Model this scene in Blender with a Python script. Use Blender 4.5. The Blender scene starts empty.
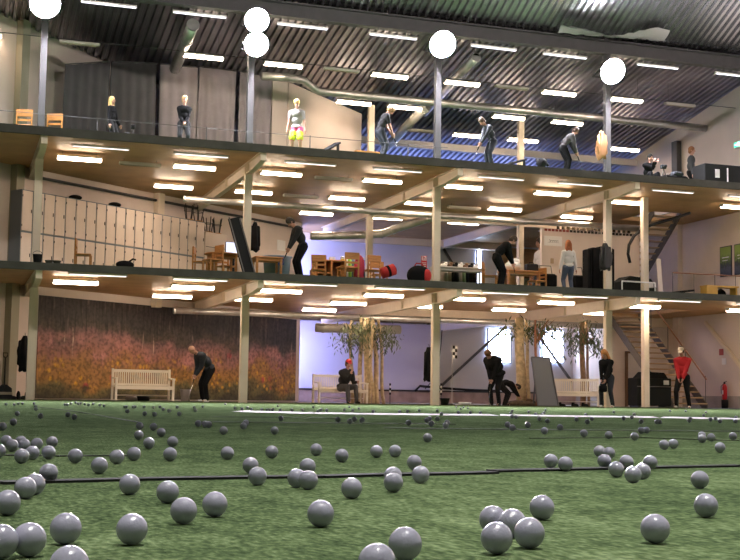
import bpy, math, random
import numpy as np
from mathutils import Vector, Matrix
R_=math.radians
random.seed(7)
EXPO,HALL_FILL=2.15,500
SC=bpy.context.scene; COL=SC.collection
V=Vector
# ------------------------------------------------------------------ camera (solved from the photograph's columns)
FPX,PIT,ROL,YAW,HC=1235.7,.0945,.0147,.3238,.206
FW=V((math.sin(YAW)*math.cos(PIT),math.cos(YAW)*math.cos(PIT),math.sin(PIT)))
RT=V((math.cos(YAW),-math.sin(YAW),0)); UP=RT.cross(FW)
RT,UP=RT*math.cos(ROL)+UP*math.sin(ROL),UP*math.cos(ROL)-RT*math.sin(ROL)
cd=bpy.data.cameras.new('camera'); cam=bpy.data.objects.new('camera',cd); COL.objects.link(cam)
cd.sensor_width=36; cd.lens=FPX/740*36; cd.clip_start=.05; cd.clip_end=300
cam.matrix_world=Matrix(((RT.x,UP.x,-FW.x,0),(RT.y,UP.y,-FW.y,0),(RT.z,UP.z,-FW.z,HC),(0,0,0,1)))
SC.camera=cam
def ray(px,py): return FW+RT*((px-370)/FPX)-UP*((py-280)/FPX)
def at(px,py,Y):
    d=ray(px,py); return V((0,0,HC))+d*(Y/d.y)
def atz(px,py,z):
    d=ray(px,py); return V((0,0,HC))+d*((z-HC)/d.z)
def atx(px,py,X):
    d=ray(px,py); return V((0,0,HC))+d*(X/d.x)
# ------------------------------------------------------------------ materials
def mat(name,col,rough=.6,metal=0,var=0,vs=4,bump=0,bs=60,emit=0,spec=None,stretch=None):
    m=bpy.data.materials.new(name); m.use_nodes=True; nt=m.node_tree; b=nt.nodes['Principled BSDF']
    b.inputs['Base Color'].default_value=(*col,1); b.inputs['Roughness'].default_value=rough; b.inputs['Metallic'].default_value=metal
    if spec is not None: b.inputs['Specular IOR Level'].default_value=spec
    if emit: b.inputs['Emission Color'].default_value=(*col,1); b.inputs['Emission Strength'].default_value=emit
    if var or bump:
        tc=nt.nodes.new('ShaderNodeTexCoord'); src=tc.outputs['Object']
        if stretch:
            mp=nt.nodes.new('ShaderNodeMapping'); mp.inputs['Scale'].default_value=stretch; nt.links.new(src,mp.inputs[0]); src=mp.outputs[0]
    if var:
        n=nt.nodes.new('ShaderNodeTexNoise'); n.inputs['Scale'].default_value=vs; n.inputs['Detail'].default_value=5; nt.links.new(src,n.inputs['Vector'])
        r=nt.nodes.new('ShaderNodeValToRGB'); e=r.color_ramp.elements
        e[0].position=.3; e[1].position=.7
        e[0].color=(*[c*(1-var) for c in col],1); e[1].color=(*[min(1,c*(1+var)) for c in col],1)
        nt.links.new(n.outputs['Fac'],r.inputs[0]); nt.links.new(r.outputs[0],b.inputs['Base Color'])
    if bump:
        n=nt.nodes.new('ShaderNodeTexNoise'); n.inputs['Scale'].default_value=bs; nt.links.new(src,n.inputs['Vector'])
        u=nt.nodes.new('ShaderNodeBump'); u.inputs['Strength'].default_value=bump; u.inputs['Distance'].default_value=.02
        nt.links.new(n.outputs['Fac'],u.inputs['Height']); nt.links.new(u.outputs[0],b.inputs['Normal'])
    return m
MT={}
def M(k,*a,**kw):
    if k not in MT: MT[k]=mat(k,*a,**kw)
    return MT[k]
cream=M('cream_paint',(.78,.67,.53),.5,var=.05,vs=2)
wallm=M('wall_paint',(.68,.58,.52),.75,var=.05,vs=1.2)
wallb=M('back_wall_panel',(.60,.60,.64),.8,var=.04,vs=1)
steel=M('grey_steel',(.075,.072,.075),.6,.0,var=.1)
galv=M('galvanised',(.55,.54,.53),.38,.8,var=.18,vs=3)
roofm=M('roof_sheet',(.32,.305,.335),.33,.95,var=.3,vs=.5)
ply=M('deck_underside',(.44,.265,.12),.55,var=.14,vs=1.5)
edge=M('deck_edge',(.06,.06,.05),.8,var=.2,vs=3)
deckt=M('deck_turf',(.05,.10,.04),.95,var=.25,vs=8)
conc=M('concrete',(.34,.30,.27),.85,var=.15,vs=2)
dark=M('dark_metal',(.03,.03,.032),.45)
black=M('black_cloth',(.010,.010,.011),.95,var=.2,spec=.15)
wood=M('orange_wood',(.50,.22,.06),.45,var=.2,vs=6,stretch=(1,1,6))
whitew=M('white_painted_wood',(.80,.74,.64),.45,var=.04)
white=M('white_plastic',(.78,.77,.75),.4)
red=M('red_plastic',(.55,.02,.03),.4)
tubem=M('lit_tube',(1,.78,.58),.4,emit=12)
tubec=M('lit_cool_tube',(.86,.84,1),.4,emit=.6)
tubes=M('lit_slim_tube',(1,.9,.86),.4,emit=.4)
housing=M('fixture_metal',(.62,.58,.52),.45)
flood=M('flood_lamp_glass',(.93,.90,1),.3,emit=360)
sky=M('daylight_pane',(.62,.74,1),.3,emit=7)
blk=M('black_plastic',(.012,.012,.013),.7,spec=.25)
glassd=M('dark_glass',(.02,.02,.025),.1)
# ------------------------------------------------------------------ mesh builder
class MB:
    def __init__(s): s.v=[]; s.f=[]; s.m=[]
    def add(s,vs,fs,m=0):
        k=len(s.v); s.v+=[tuple(p) for p in vs]; s.f+=[tuple(i+k for i in f) for f in fs]; s.m+=[m]*len(fs); return s
    def box(s,a,b,m=0,X=None):
        x0,y0,z0=a; x1,y1,z1=b
        vs=[V(p) for p in ((x0,y0,z0),(x1,y0,z0),(x1,y1,z0),(x0,y1,z0),(x0,y0,z1),(x1,y0,z1),(x1,y1,z1),(x0,y1,z1))]
        if X is not None: vs=[X@p for p in vs]
        return s.add(vs,[(0,3,2,1),(4,5,6,7),(0,1,5,4),(1,2,6,5),(2,3,7,6),(3,0,4,7)],m)
    def cb(s,c,d,m=0,X=None):
        c=V(c); d=V(d)/2; return s.box(c-d,c+d,m,X)
    def rb(s,a,b,r=.01,m=0):   # chamfered box
        x0,y0,z0=a; x1,y1,z1=b; r=min(r,(x1-x0)*.45,(y1-y0)*.45,(z1-z0)*.45)
        def ring(i,z): 
            X0,X1,Y0,Y1=x0+i,x1-i,y0+i,y1-i
            return [(X0+r,Y0,z),(X1-r,Y0,z),(X1,Y0+r,z),(X1,Y1-r,z),(X1-r,Y1,z),(X0+r,Y1,z),(X0,Y1-r,z),(X0,Y0+r,z)]
        vs=ring(r,z0)+ring(0,z0+r)+ring(0,z1-r)+ring(r,z1); fs=[tuple(range(7,-1,-1)),tuple(range(24,32))]
        for k in range(3):
            for i in range(8): j=(i+1)%8; fs.append((k*8+i,k*8+j,k*8+8+j,k*8+8+i))
        return s.add(vs,fs,m)
    def bar(s,p,q,w,h,m=0,up=V((0,0,1))):
        p=V(p);q=V(q);d=(q-p).normalized(); 
        if abs(d.dot(up))>.99: up=V((0,1,0))
        a=d.cross(up).normalized(); b=a.cross(d); vs=[]
        for c in (p,q): vs+=[c-a*w/2-b*h/2,c+a*w/2-b*h/2,c+a*w/2+b*h/2,c-a*w/2+b*h/2]
        return s.add(vs,[(0,1,2,3),(7,6,5,4),(0,4,5,1),(1,5,6,2),(2,6,7,3),(3,7,4,0)],m)
    def tube(s,pts,r,n=8,m=0,cap=True):
        pts=[V(p) for p in pts]; k=len(pts); rs=r if isinstance(r,(list,tuple)) else [r]*k; vs=[];fs=[]; pa=None
        for i,p in enumerate(pts):
            d=(pts[min(i+1,k-1)]-pts[max(i-1,0)]).normalized()
            if pa is None: pa=d.cross(V((0,0,1)) if abs(d.z)<.9 else V((1,0,0))).normalized()
            pa=(pa-d*pa.dot(d)).normalized(); pb=d.cross(pa)
            for j in range(n): t=2*math.pi*j/n; vs.append(p+(pa*math.cos(t)+pb*math.sin(t))*rs[i])
        for i in range(k-1):
            for j in range(n): jj=(j+1)%n; fs.append((i*n+j,i*n+jj,i*n+n+jj,i*n+n+j))
        if cap: fs+=[tuple(range(n-1,-1,-1)),tuple(range((k-1)*n,k*n))]
        return s.add(vs,fs,m)
    def lathe(s,prof,n=20,c=(0,0,0),m=0,X=None):
        c=V(c); vs=[];fs=[]
        for r,z in prof:
            for j in range(n): t=2*math.pi*j/n; p=V((r*math.cos(t),r*math.sin(t),z)); vs.append((X@p if X is not None else p)+c)
        for i in range(len(prof)-1):
            for j in range(n): jj=(j+1)%n; fs.append((i*n+j,i*n+jj,i*n+n+jj,i*n+n+j))
        fs+=[tuple(range(n-1,-1,-1)),tuple(range((len(prof)-1)*n,len(prof)*n))]
        return s.add(vs,fs,m)
    def ell(s,c,r,n=12,m=0,X=None):
        c=V(c); r=r if isinstance(r,(tuple,list)) else (r,r,r); k=max(6,n*2//3); vs=[];fs=[]
        for i in range(1,k):
            a=math.pi*i/k
            for j in range(n):
                t=2*math.pi*j/n; p=V((r[0]*math.sin(a)*math.cos(t),r[1]*math.sin(a)*math.sin(t),r[2]*math.cos(a))); vs.append((X@p if X is not None else p)+c)
        for e in (1,-1): p=V((0,0,e*r[2])); vs.append((X@p if X is not None else p)+c)
        for i in range(k-2):
            for j in range(n): jj=(j+1)%n; fs.append((i*n+j,i*n+n+j,i*n+n+jj,i*n+jj))
        t=len(vs)
        for j in range(n): jj=(j+1)%n; fs+=[(t-2,j,jj),(t-1,(k-2)*n+jj,(k-2)*n+j)]
        return s.add(vs,fs,m)
    def cap(s,p,q,r0,r1,n=10):
        p=V(p);q=V(q); s.ell(p,r0,n); s.ell(q,r1,n); return s.tube([p,q],[r0,r1],n)
    def prism(s,poly,off,m=0):
        k=len(poly); vs=[V(p) for p in poly]; off=V(off); vs+=[p+off for p in vs]
        fs=[tuple(range(k-1,-1,-1)),tuple(range(k,2*k))]+[(i,(i+1)%k,(i+1)%k+k,i+k) for i in range(k)]
        return s.add(vs,fs,m)
    def mesh(s,name,ms,smooth=False):
        me=bpy.data.meshes.new(name); me.from_pydata(s.v,[],s.f)
        for x in (ms if isinstance(ms,(list,tuple)) else [ms]): me.materials.append(x)
        me.polygons.foreach_set('material_index',s.m)
        if smooth: me.polygons.foreach_set('use_smooth',[True]*len(s.f))
        me.update(); return me
    def build(s,name,ms,parent=None,smooth=False,label=None):
        o=bpy.data.objects.new(name,s.mesh(name,ms,smooth)); COL.objects.link(o)
        if parent: o.parent=parent
        if label: o['label']=label
        if smooth=='auto': pass
        return o
def tag(o,label,cat,group=None,kind=None):
    o['label']=label; o['category']=cat
    if group: o['group']=group
    if kind: o['kind']=kind
    return o
def thing(name,label,cat,loc=(0,0,0),rz=0,group=None):
    o=bpy.data.objects.new(name,None); COL.objects.link(o); o.location=loc; o.rotation_euler=(0,0,rz); o.empty_display_size=.2
    return tag(o,label,cat,group)
def struct(name,mb,ms,label,cat):
    return tag(mb.build(name,ms),label,cat,kind='structure')
def copy_tree(o,parent=None):
    c=o.copy(); COL.objects.link(c)
    if parent: c.parent=parent
    for ch in list(o.children): copy_tree(ch,c)
    return c
def clone(o,loc,rz,label,group=None):
    c=copy_tree(o); c.location=loc; c.rotation_euler=(0,0,rz); c['label']=label
    if group: c['group']=group
    return c
# ------------------------------------------------------------------ plan
YF=33.76; CX=[1.95,7.66,13.38,19.09]; D1,D2=3.44,6.90; XR=25.4; YB=48.0
def wY(X): return 37.28+.74*(X-2.1)          # the oblique left wall
WD=V((1,.74,0)).normalized(); WN=V((.74,-1,0)).normalized()   # along it, and out of it into the room
def roofz(Y): return 11.45-.18*(Y-YF)
ORD=['first','second','third','fourth','fifth','sixth','seventh','eighth','ninth','tenth','eleventh','twelfth','thirteenth','fourteenth','fifteenth','sixteenth','seventeenth','eighteenth','nineteenth','twentieth']
# ------------------------------------------------------------------ setting
turfm=mat('artificial_turf',(.07,.13,.035),1.0,spec=0.0)
def turf_nodes():
    nt=turfm.node_tree; b=nt.nodes['Principled BSDF']; tc=nt.nodes.new('ShaderNodeTexCoord')
    def noise(sc,det,st=None):
        n=nt.nodes.new('ShaderNodeTexNoise'); n.inputs['Scale'].default_value=sc; n.inputs['Detail'].default_value=det
        mp=nt.nodes.new('ShaderNodeMapping'); mp.inputs['Scale'].default_value=st or (1,1,1); nt.links.new(tc.outputs['Object'],mp.inputs[0]); nt.links.new(mp.outputs[0],n.inputs['Vector']); return n
    a=noise(90,4,(1,.45,1)); c=noise(1.6,5); d=noise(14,5,(1,.5,1))
    def mth(op,x,y):
        n=nt.nodes.new('ShaderNodeMath'); n.operation=op
        for i,k in enumerate((x,y)):
            if isinstance(k,(int,float)): n.inputs[i].default_value=k
            else: nt.links.new(k,n.inputs[i])
        return n.outputs[0]
    s=mth('ADD',mth('MULTIPLY',a.outputs['Fac'],.5),mth('ADD',mth('MULTIPLY',c.outputs['Fac'],.22),mth('MULTIPLY',d.outputs['Fac'],.28)))
    r=nt.nodes.new('ShaderNodeValToRGB'); e=r.color_ramp.elements
    e[0].position=.36; e[0].color=(.034,.055,.027,1); e[1].position=.64; e[1].color=(.23,.295,.15,1)
    k=e.new(.5); k.color=(.10,.145,.066,1)
    nt.links.new(s,r.inputs[0]); nt.links.new(r.outputs[0],b.inputs['Base Color'])
    u=nt.nodes.new('ShaderNodeBump'); u.inputs['Strength'].default_value=.8; u.inputs['Distance'].default_value=.012
    nt.links.new(a.outputs['Fac'],u.inputs['Height']); nt.links.new(u.outputs[0],b.inputs['Normal'])
turf_nodes()
struct('floor_turf',MB().box((-8,-8,-.1),(XR,34.35,0)),turfm,'green artificial turf covering the whole range floor','turf')
struct('floor_concrete',MB().box((-8,34.35,-.12),(XR,YB,-.012)),conc,'bare concrete strip under the lowest gallery behind the turf','floor')
struct('trim_kerb',MB().box((-8,34.35,-.05),(22.2,34.43,.02)),M('kerb_dark',(.03,.035,.02),.9,var=.3),'dark low kerb along the back edge of the turf','kerb')
w=MB(); th=.25; a=V((-8,wY(-8),0)); b_=V((12.3,wY(12.3),0)); o_=-WN*th
w.prism([a,b_,b_+o_,a+o_],(0,0,11.6))
struct('wall_left',w,wallm,'cream wall running obliquely behind the lockers and the mural','wall')
struct('wall_jamb',MB().box((12.05,wY(12.3)+.02,0),(12.3,YB,9.3)),wallb,'short end wall turning back beside the meadow mural','wall')
struct('wall_back',MB().box((12.05,YB,0),(XR+.3,YB+.25,9.2)),wallb,'pale blue-lit back wall behind all three galleries','wall')
struct('wall_lilac_panel',MB().box((12.32,47.5,.53),(18.66,47.55,3.22)).box((12.32,47.5,D1),(18.66,47.55,6.46)),mat('lilac_panel',(.60,.59,.74),.8,var=.04,vs=1),'blue-lilac panels along the back wall behind the trees','wall')  # flat blue-lilac panels before the back wall, on both lower floors
struct('beam',MB().box((12.32,47.3,6.46),(22.0,47.6,6.735)),cream,'cream beam along the top of the middle gallery back wall','beam')
struct('wall_right',MB().box((XR,-8,0),(XR+.3,YB,22)),wallm,'cream side wall with the stairs and posters','wall')
struct('wall_front',MB().box((-8,-8.3,0),(XR+.3,-8,22)),steel,'dark end wall of the hall behind the range','wall')
struct('wall_range',MB().box((-8.3,-8,0),(-8,wY(-8)+.2,22)),steel,'dark side wall of the range','wall')
struct('baseboard_back',MB().box((12.3,47.6,0),(XR,YB,.46)).box((12.3,47.55,.46),(XR,YB,.52),1),[M('pink_concrete',(.42,.30,.26),.85,var=.2,vs=3),dark],'low pinkish concrete plinth along the back wall','plinth')
struct('baseboard_right',MB().box((XR-.05,34.35,0),(XR,YB,.42)),conc,'grey concrete base strip of the right wall','baseboard')
def ribs(y0,z0,y1,z1,x0=-8,x1=26,p=.23,h=.08):
    m=MB(); k=int((x1-x0)/p); vs=[];fs=[]
    for i in range(k+1):
        for dx,dz in ((0,0),(.1,0),(.125,h),(.205,h)):
            X=min(x0+i*p+dx,x1); vs+=[(X,y0,z0+dz),(X,y1,z1+dz)]
    n=len(vs)//2; fs=[(2*i,2*i+1,2*i+3,2*i+2) for i in range(n-1)]
    m.add(vs,fs); t=len(m.v); m.add([(x0,y0,z0+.2),(x1,y0,z0+.2),(x1,y1,z1+.2),(x0,y1,z1+.2)],[(0,1,2,3)]); return m
struct('ceiling_rear',ribs(YF-.1,roofz(YF-.1)+.04,YB+.3,roofz(YB+.3)+.04),roofm,'ribbed metal roof sheeting above the top gallery','roof')
struct('ceiling_front',ribs(14,11.62+.5*(YF-14),YF+.1,11.57),M('front_roof_sheet',(.46,.445,.475),.27,.88,var=.3,vs=.5),'steeper ribbed metal roof sheeting over the range','roof')
struct('ceiling_far',ribs(-8.3,11.5,14,11.62+.5*(YF-14)),roofm,'ribbed metal roof over the far half of the range','roof')
g=MB(); g.box((-8,YF-.14,11.06),(XR,YF+.14,11.1)).box((-8,YF-.02,11.1),(XR,YF+.02,11.46)).box((-8,YF-.14,11.46),(XR,YF+.14,11.5))
struct('beam_girder',g,steel,'long dark steel girder carrying the roof above the galleries','girder')
struct('beam_rear',MB().box((13.3,42.55,9.5),(XR,42.75,9.76)),M('pale_steel',(.5,.46,.45),.5),'pale beam under the roof behind the top gallery','beam')
def deck(z,dz,name,label,hole,edl):
    m=MB(); x0,x1,y0,y1=hole; b=z-dz+.04
    for A,B in (((-8,31.95),(x0,YB)),((x1,31.95),(XR,YB)),((x0,31.95),(x1,y0)),((x0,y1),(x1,YB))):
        m.box((*A,b),(*B,z-.02)); m.box((*A,z-.02),(*B,z),1)
    struct(name,m,[ply,deckt],label,'gallery floor')
    struct('trim_edge',MB().box((-8,31.85,z-dz),(XR,31.95,z+.01)),edge,edl,'deck edge')
deck(D1,.18,'floor_middle','middle gallery floor with tan boarded underside',(22.2,23.7,36.2,39.8),'dark green front edge of the middle gallery')
deck(D2,.20,'floor_top','top gallery floor with tan boarded underside',(22.7,23.95,37.0,39.2),'dark green front edge of the top gallery')
cn=['first column','second column','third column','fourth column']
for i,X in enumerate(CX):
    for z0,z1,mt,h,fl in ((0,2.965,cream,.095,'ground floor'),(D1,6.415,cream,.09,'middle gallery')):
        m=MB()
        for sx in (-1,1): m.box((X+sx*h-.012,YF-.09,z0),(X+sx*h+.012,YF+.09,z1))
        m.box((X-h,YF-.085,z0+.005),(X+h,YF+.085,z1-.005))
        struct('column',m,mt,f'cream steel {fl} post, {cn[i]} from the stairless end','column')
    m=MB().box((X-.085,YF-.09,D2),(X+.085,YF+.09,11.06)).box((X-.15,YF-.15,D2),(X+.15,YF+.15,D2+.02))
    struct('column',m,steel,f'dark grey top gallery post carrying the {ORD[i]} floodlight','column')
    yb=min(wY(X)+.05,47.9)
    for zt,hh,fl in ((D1-.145,.33,'middle'),(D2-.165,.32,'top')):
        m=MB()
        for sx in (-.075,0,.075):
            wd=.012 if sx else .02
            ya,yc=31.96,32.9
            if sx==0: m.prism([(X-.008,ya,zt),(X-.008,ya,zt-.24),(X-.008,yc,zt-hh),(X-.008,yb,zt-hh),(X-.008,yb,zt)],(.016,0,0))
        m.prism([(X-.085,ya,zt-.24),(X-.085,yc,zt-hh),(X-.085,yb,zt-hh),(X-.085,yb,zt-hh+.02),(X-.085,yc,zt-hh+.02),(X-.085,ya,zt-.22)],(.17,0,0))
        m.box((X-.085,ya,zt-.02),(X+.085,yb,zt))
        for yy in (31.97,YF-.09,YF+.09,36.5): m.box((X-.08,yy-.006,zt-(.23 if yy<32.1 else hh-.02)),(X+.08,yy+.006,zt))
        struct('beam',m,cream,f'cream cantilever beam under the {fl} gallery at the {cn[i]}','beam')
for X,nm in ((13.38,'third'),(19.09,'fourth')):
    for z0,z1,fl in ((0,2.96,'ground floor'),(D1,6.41,'middle gallery'),(D2,10.3,'top gallery')):
        struct('column',MB().box((X-.1,39.9,z0),(X+.1,40.1,z1)),cream,f'cream inner {fl} post behind the {nm} front column','column')
for z0,z1,fl in ((0,D1-.15,'ground floor'),(D1,6.73,'middle gallery')):
    struct('column',MB().box((20.76,34.4,z0),(20.94,34.6,z1)),cream,f'slim cream {fl} post in front of the stairs','column')
for z,fl in ((2.96,'middle'),(6.41,'top')):
    struct('beam',MB().box((13.4,40.1,z),(XR,40.3,z+.325)),cream,f'cream cross beam under the {fl} gallery between the inner posts','beam')
# pilasters
for X,d,mt,lab in ((1.45,.28,M('green_grey_paint',(.34,.32,.24),.6),'olive grey pilaster on the oblique wall near the first column'),(6.1,.22,cream,'cream pilaster on the oblique wall above the lockers')):
    p=V((X,wY(X),0)); m=MB(); q=[p-WD*.14+WN*.0,p+WD*.14,p+WD*.14+WN*d,p-WD*.14+WN*d]
    if X<3: m.prism(q,(0,0,11.0))
    else: m.prism([k+V((0,0,3.0)) for k in q],(0,0,3.9))
    struct('trim_pilaster',m,mt,lab,'pilaster')
struct('trim_pilaster',MB().box((18.65,47.7,0),(19.0,YB,9)),M('dark_blue_grey',(.17,.18,.2),.7),'dark pilaster on the back wall','pilaster')
struct('trim_pilaster',MB().box((XR-.2,39.4,0),(XR,39.75,D2)).box((XR-.2,39.4,D2),(XR,39.75,9.9),1),[wallm,steel],'cream pilaster on the right wall beside the stairs','pilaster')
m=MB().bar(atx(705,322,XR-.08),atx(745,372,XR-.08),.08,.12); struct('trim_brace',m,cream,'cream diagonal brace on the right wall above the extinguisher','brace')
m=MB().bar((19.0,47.85,.5),(22.2,47.85,3.3),.06,.1); struct('trim_brace',m,steel,'grey diagonal brace across the back wall and window','brace')
m=MB().bar((19.0,47.85,6.9),(21.0,47.85,3.9),.06,.1); struct('trim_brace',m,steel,'grey diagonal brace on the back wall above the clothes rack','brace')
m=MB().bar((23.4,47.85,3.3),(25.3,47.85,1.0),.06,.1); struct('trim_brace',m,steel,'grey diagonal brace on the back wall behind the bench','brace')
# wall ducting rail along W above the lockers
m=MB().tube([V((2.2,wY(2.2),6.5))+WN*.1,V((12.2,wY(12.2),6.5))+WN*.1],.045,8); struct('trim_conduit',m,steel,'dark conduit along the oblique wall above the lockers','conduit')
def window(n,c,wd,ht,axis,label,pane=sky,nx=1,nz=1):
    r=tag(bpy.data.objects.new(f'window_{n}',None),label,'window',kind='structure'); COL.objects.link(r); r.location=c
    X=Matrix.Rotation(axis,4,'Z'); f=MB(); t=.05
    for a in (-1,1):
        f.box((a*(wd/2+t/2)-t/2,-.06,-ht/2-t),(a*(wd/2+t/2)+t/2,.03,ht/2+t),0,X); f.box((-wd/2,-.06,a*(ht/2+t/2)-t/2),(wd/2,.03,a*(ht/2+t/2)+t/2),0,X)
    for i in range(1,nx): x=-wd/2+wd*i/nx; f.box((x-.02,-.04,-ht/2),(x+.02,.02,ht/2),0,X)
    for i in range(1,nz): z=-ht/2+ht*i/nz; f.box((-wd/2,-.04,z-.02),(wd/2,.02,z+.02),0,X)
    f.build('frame',M('window_frame',(.35,.37,.45),.5),r)
    MB().box((-wd/2,-.03,-ht/2),(wd/2,-.01,ht/2),0,X).build('pane',pane,r)
    return r
window(1,(21.9,47.93,2.45),1.0,1.4,0,'bright white window behind the man in black')
window(2,(24.42,47.93,2.5),.95,1.35,0,'bright window behind the tree and mirror',nx=2)
window(3,(20.95,47.93,5.2),.16,2.6,0,'tall narrow bright window slot in the middle gallery back wall')
side=M('unseen_side_daylight',(.42,.47,1),.3,emit=2.6)  # panes of two unseen windows, added to wash the back wall blue
side2=mat('unseen_roof_daylight',(.30,.40,1),.3,emit=2.4)  # panes of a row of unseen windows put in to light the roof
window(4,(12.33,46.4,1.9),2.4,2.2,math.pi/2,'unseen side window added at the end of the mural wall',side)
window(5,(12.33,46.4,5.3),2.4,2.4,math.pi/2,'unseen middle gallery side window added beyond the lockers',side)
for i in range(4): window(6+i,(15.0+i*2.6,47.93,8.0),2.2,.9,0,f'unseen low window in the top gallery back wall, number {ORD[i]} from the end wall',side2)
# ------------------------------------------------------------------ fluorescent lights
def batten(kind):
    L,w,h={'wide':(1.16,.2,.09),'slim':(1.44,.045,.03),'cool':(1.45,.06,.04)}[kind]
    r=thing('fluorescent_light','x','ceiling light')
    m=MB().rb((-L/2-.03,-w/2-.01,0),(L/2+.03,w/2+.01,.05),.01); m.build('housing',housing,r)
    m=MB(); n=8; pts=[(0,-w/2*math.cos(math.pi*i/n),-h*math.sin(math.pi*i/n)+.004) for i in range(n+1)]
    m.prism([(-L/2,p[1],p[2]) for p in pts],(L,0,0)); m.build('diffuser',{'cool':tubec,'slim':tubes,'wide':tubem}[kind],r)
    for s in (-1,1): MB().box((s*(L/2+.012)-.014,-w/2-.012,-h*.6),(s*(L/2+.012)+.014,w/2+.012,.052)).build('end_cap',housing,r)
    if kind=='wide_hung': pass
    return r
proto={k:batten(k) for k in ('wide','slim','cool')}
u=thing('fluorescent_light','x','ceiling light'); m=MB().rb((-.58,-.09,-.03),(.58,.09,.05),.012); m.build('housing',housing,u)
MB().tube([(-.55,0,-.045),(.55,0,-.045)],.016,8).build('dead_tube',M('unlit_tube',(.42,.35,.27),.4),u); proto['unlit']=u
used=set()
def light(kind,loc,label,group,hang=0):
    if kind in used: o=copy_tree(proto[kind]); 
    else: o=proto[kind]; used.add(kind)
    o.location=loc; o['label']=label; o['group']=group
    if hang:
        for s in (-.45,.45): MB().tube([(s,0,.05),(s,0,hang)],.006,5).build('hanger_rod',steel,o)
    return o
XL=[3.03,6.2,8.72,11.8,14.4,17.38,20.4,24.1]; XT=[3.55,6.3,9.45,12.1,15.42,18.08,21.37,24.2]
for z,nm,rows in ((6.60,'top',[(34.16,'wullwwwww','front'),(37.65,'.w.w.w.w.','middle'),(41.2,'','rear')]),(3.19,'middle',[(33.9,'','front'),(37.3,'','middle'),(40.6,'','rear')])):
    for (Y,_,rn) in rows:
        for i,X in enumerate(XL):
            if wY(X)-.7<Y: continue
            if nm=='top' and rn=='rear' and i not in (3,4,5): continue
            if nm=='middle' and rn=='rear' and i not in (3,5): continue
            if X>21 and Y>36: continue
            if i==6 and nm=='top': Y2=Y+.6
            else: Y2=Y
            if 22<X<23.8 and 34<Y2<37: continue
            light('wide',(X,Y2,z),f'wide lit ceiling light under the {nm} gallery, {rn} row, {ORD[i]} from the stairless end',f'lit lights under the {nm} gallery',.14 if nm=='top' else .11)
    zt=D2-.17-.04 if nm=='top' else D1-.15-.03
    for i,X in enumerate(XT):
        light('slim',(X*.974,32.78 if nm=='top' else 32.45,6.66 if nm=='top' else 3.25),f'slim lit strip behind the edge of the {nm} gallery, {ORD[i]} from the stairless end',f'slim strips along the {nm} gallery edge',.08 if nm=='top' else .05)
for j,(X,Y) in enumerate([(4.72,34.45),(10.4,34.5),(10.36,38.0),(16.09,38.1)]):
    light('unlit',(X,Y,6.6),['unlit ceiling light above the lockers','unlit ceiling light in front row near the second column','unlit ceiling light deeper in beside the second column','unlit ceiling light beside the third column'][j]+' under the top gallery','unlit lights under the top gallery',.14)
for i,X in enumerate([3.58,6.07,9.03,11.78,14.99,17.38,20.63,23.5]):
    light('cool',(X,33.3,10.72),f'cool white strip under the roof girder, {ORD[i]} from the stairless end','strips along the roof girder',.3)
for i,(X,k) in enumerate([(.3,1),(3.07,0),(6.71,1),(9.18,1),(11.04,0),(12.63,1),(15.1,1),(16.85,0),(18.56,1),(21.08,1),(23.16,0)]):
    light('wide' if k else 'unlit',(X,36,10.31),f'hanging {"lit" if k else "unlit"} light above the top gallery, front row, {ORD[i]} from the curtained end','lights hanging over the top gallery',roofz(36)-10.31)
for i,X in enumerate([12.28,14.1,17.95,20.22]):
    light('wide',(X,38.6,10.0),f'hanging lit light above the top gallery, middle row, {ORD[i]} beyond the white partition','lights hanging over the top gallery',roofz(38.6)-10.0)
for i,(X,k) in enumerate([(15.44,0),(17.25,1),(19.41,1),(23.64,1)]):
    light('wide' if k else 'unlit',(X,40.5,9.67),f'hanging {"lit" if k else "unlit"} light at the back of the top gallery, {ORD[i]} from the inner post','lights hanging over the top gallery',roofz(40.5)-9.67)
m=MB()
for Y,z in ((36,10.4),): m.tube([(-4,Y,z),(XR,Y,z)],.012,6)
tag(m.build('cable_tray',steel),'thin grey conduit linking the hanging lights over the top gallery','conduit')
# ------------------------------------------------------------------ floodlights
def flood_head(name,loc,label):
    r=thing('floodlight',label,'floodlight',loc,0,'floodlights on the top gallery posts')
    X=Matrix.Rotation(R_(90+28),4,'X')
    MB().lathe([(.06,-.3),(.13,-.27),(.16,-.18),(.3,-.02),(.34,.03),(.34,.05),(.3,.05)],24,(0,0,0),0,X).build('reflector_housing',steel,r,True)
    MB().lathe([(.33,.045),(.325,.06),(.25,.085),(.15,.105),(.01,.115)],24,(0,0,0),0,X).build('lamp_glass',flood,r,True)
    m=MB()
    for s in (-1,1): m.bar((s*.36,0,0),(s*.36,.34,-.1),.02,.05)
    m.bar((-.37,.34,-.1),(.37,.34,-.1),.05,.03); m.build('bracket',dark,r)
    return r
for i,(px,py) in enumerate([(45,3),(256.5,20),(256,44),(442,44),(612,71)]):
    p=at(px,py,YF-.62); flood_head('floodlight',p,['glaring floodlight on the first post, cut by the top of the picture','upper of two glaring floodlights on the second post','lower of two glaring floodlights on the second post','glaring round floodlight on the third post','glaring round floodlight on the fourth post'][i]).scale=(1.03,)*3 if i in (1,2) else (1.2,)*3
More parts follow.
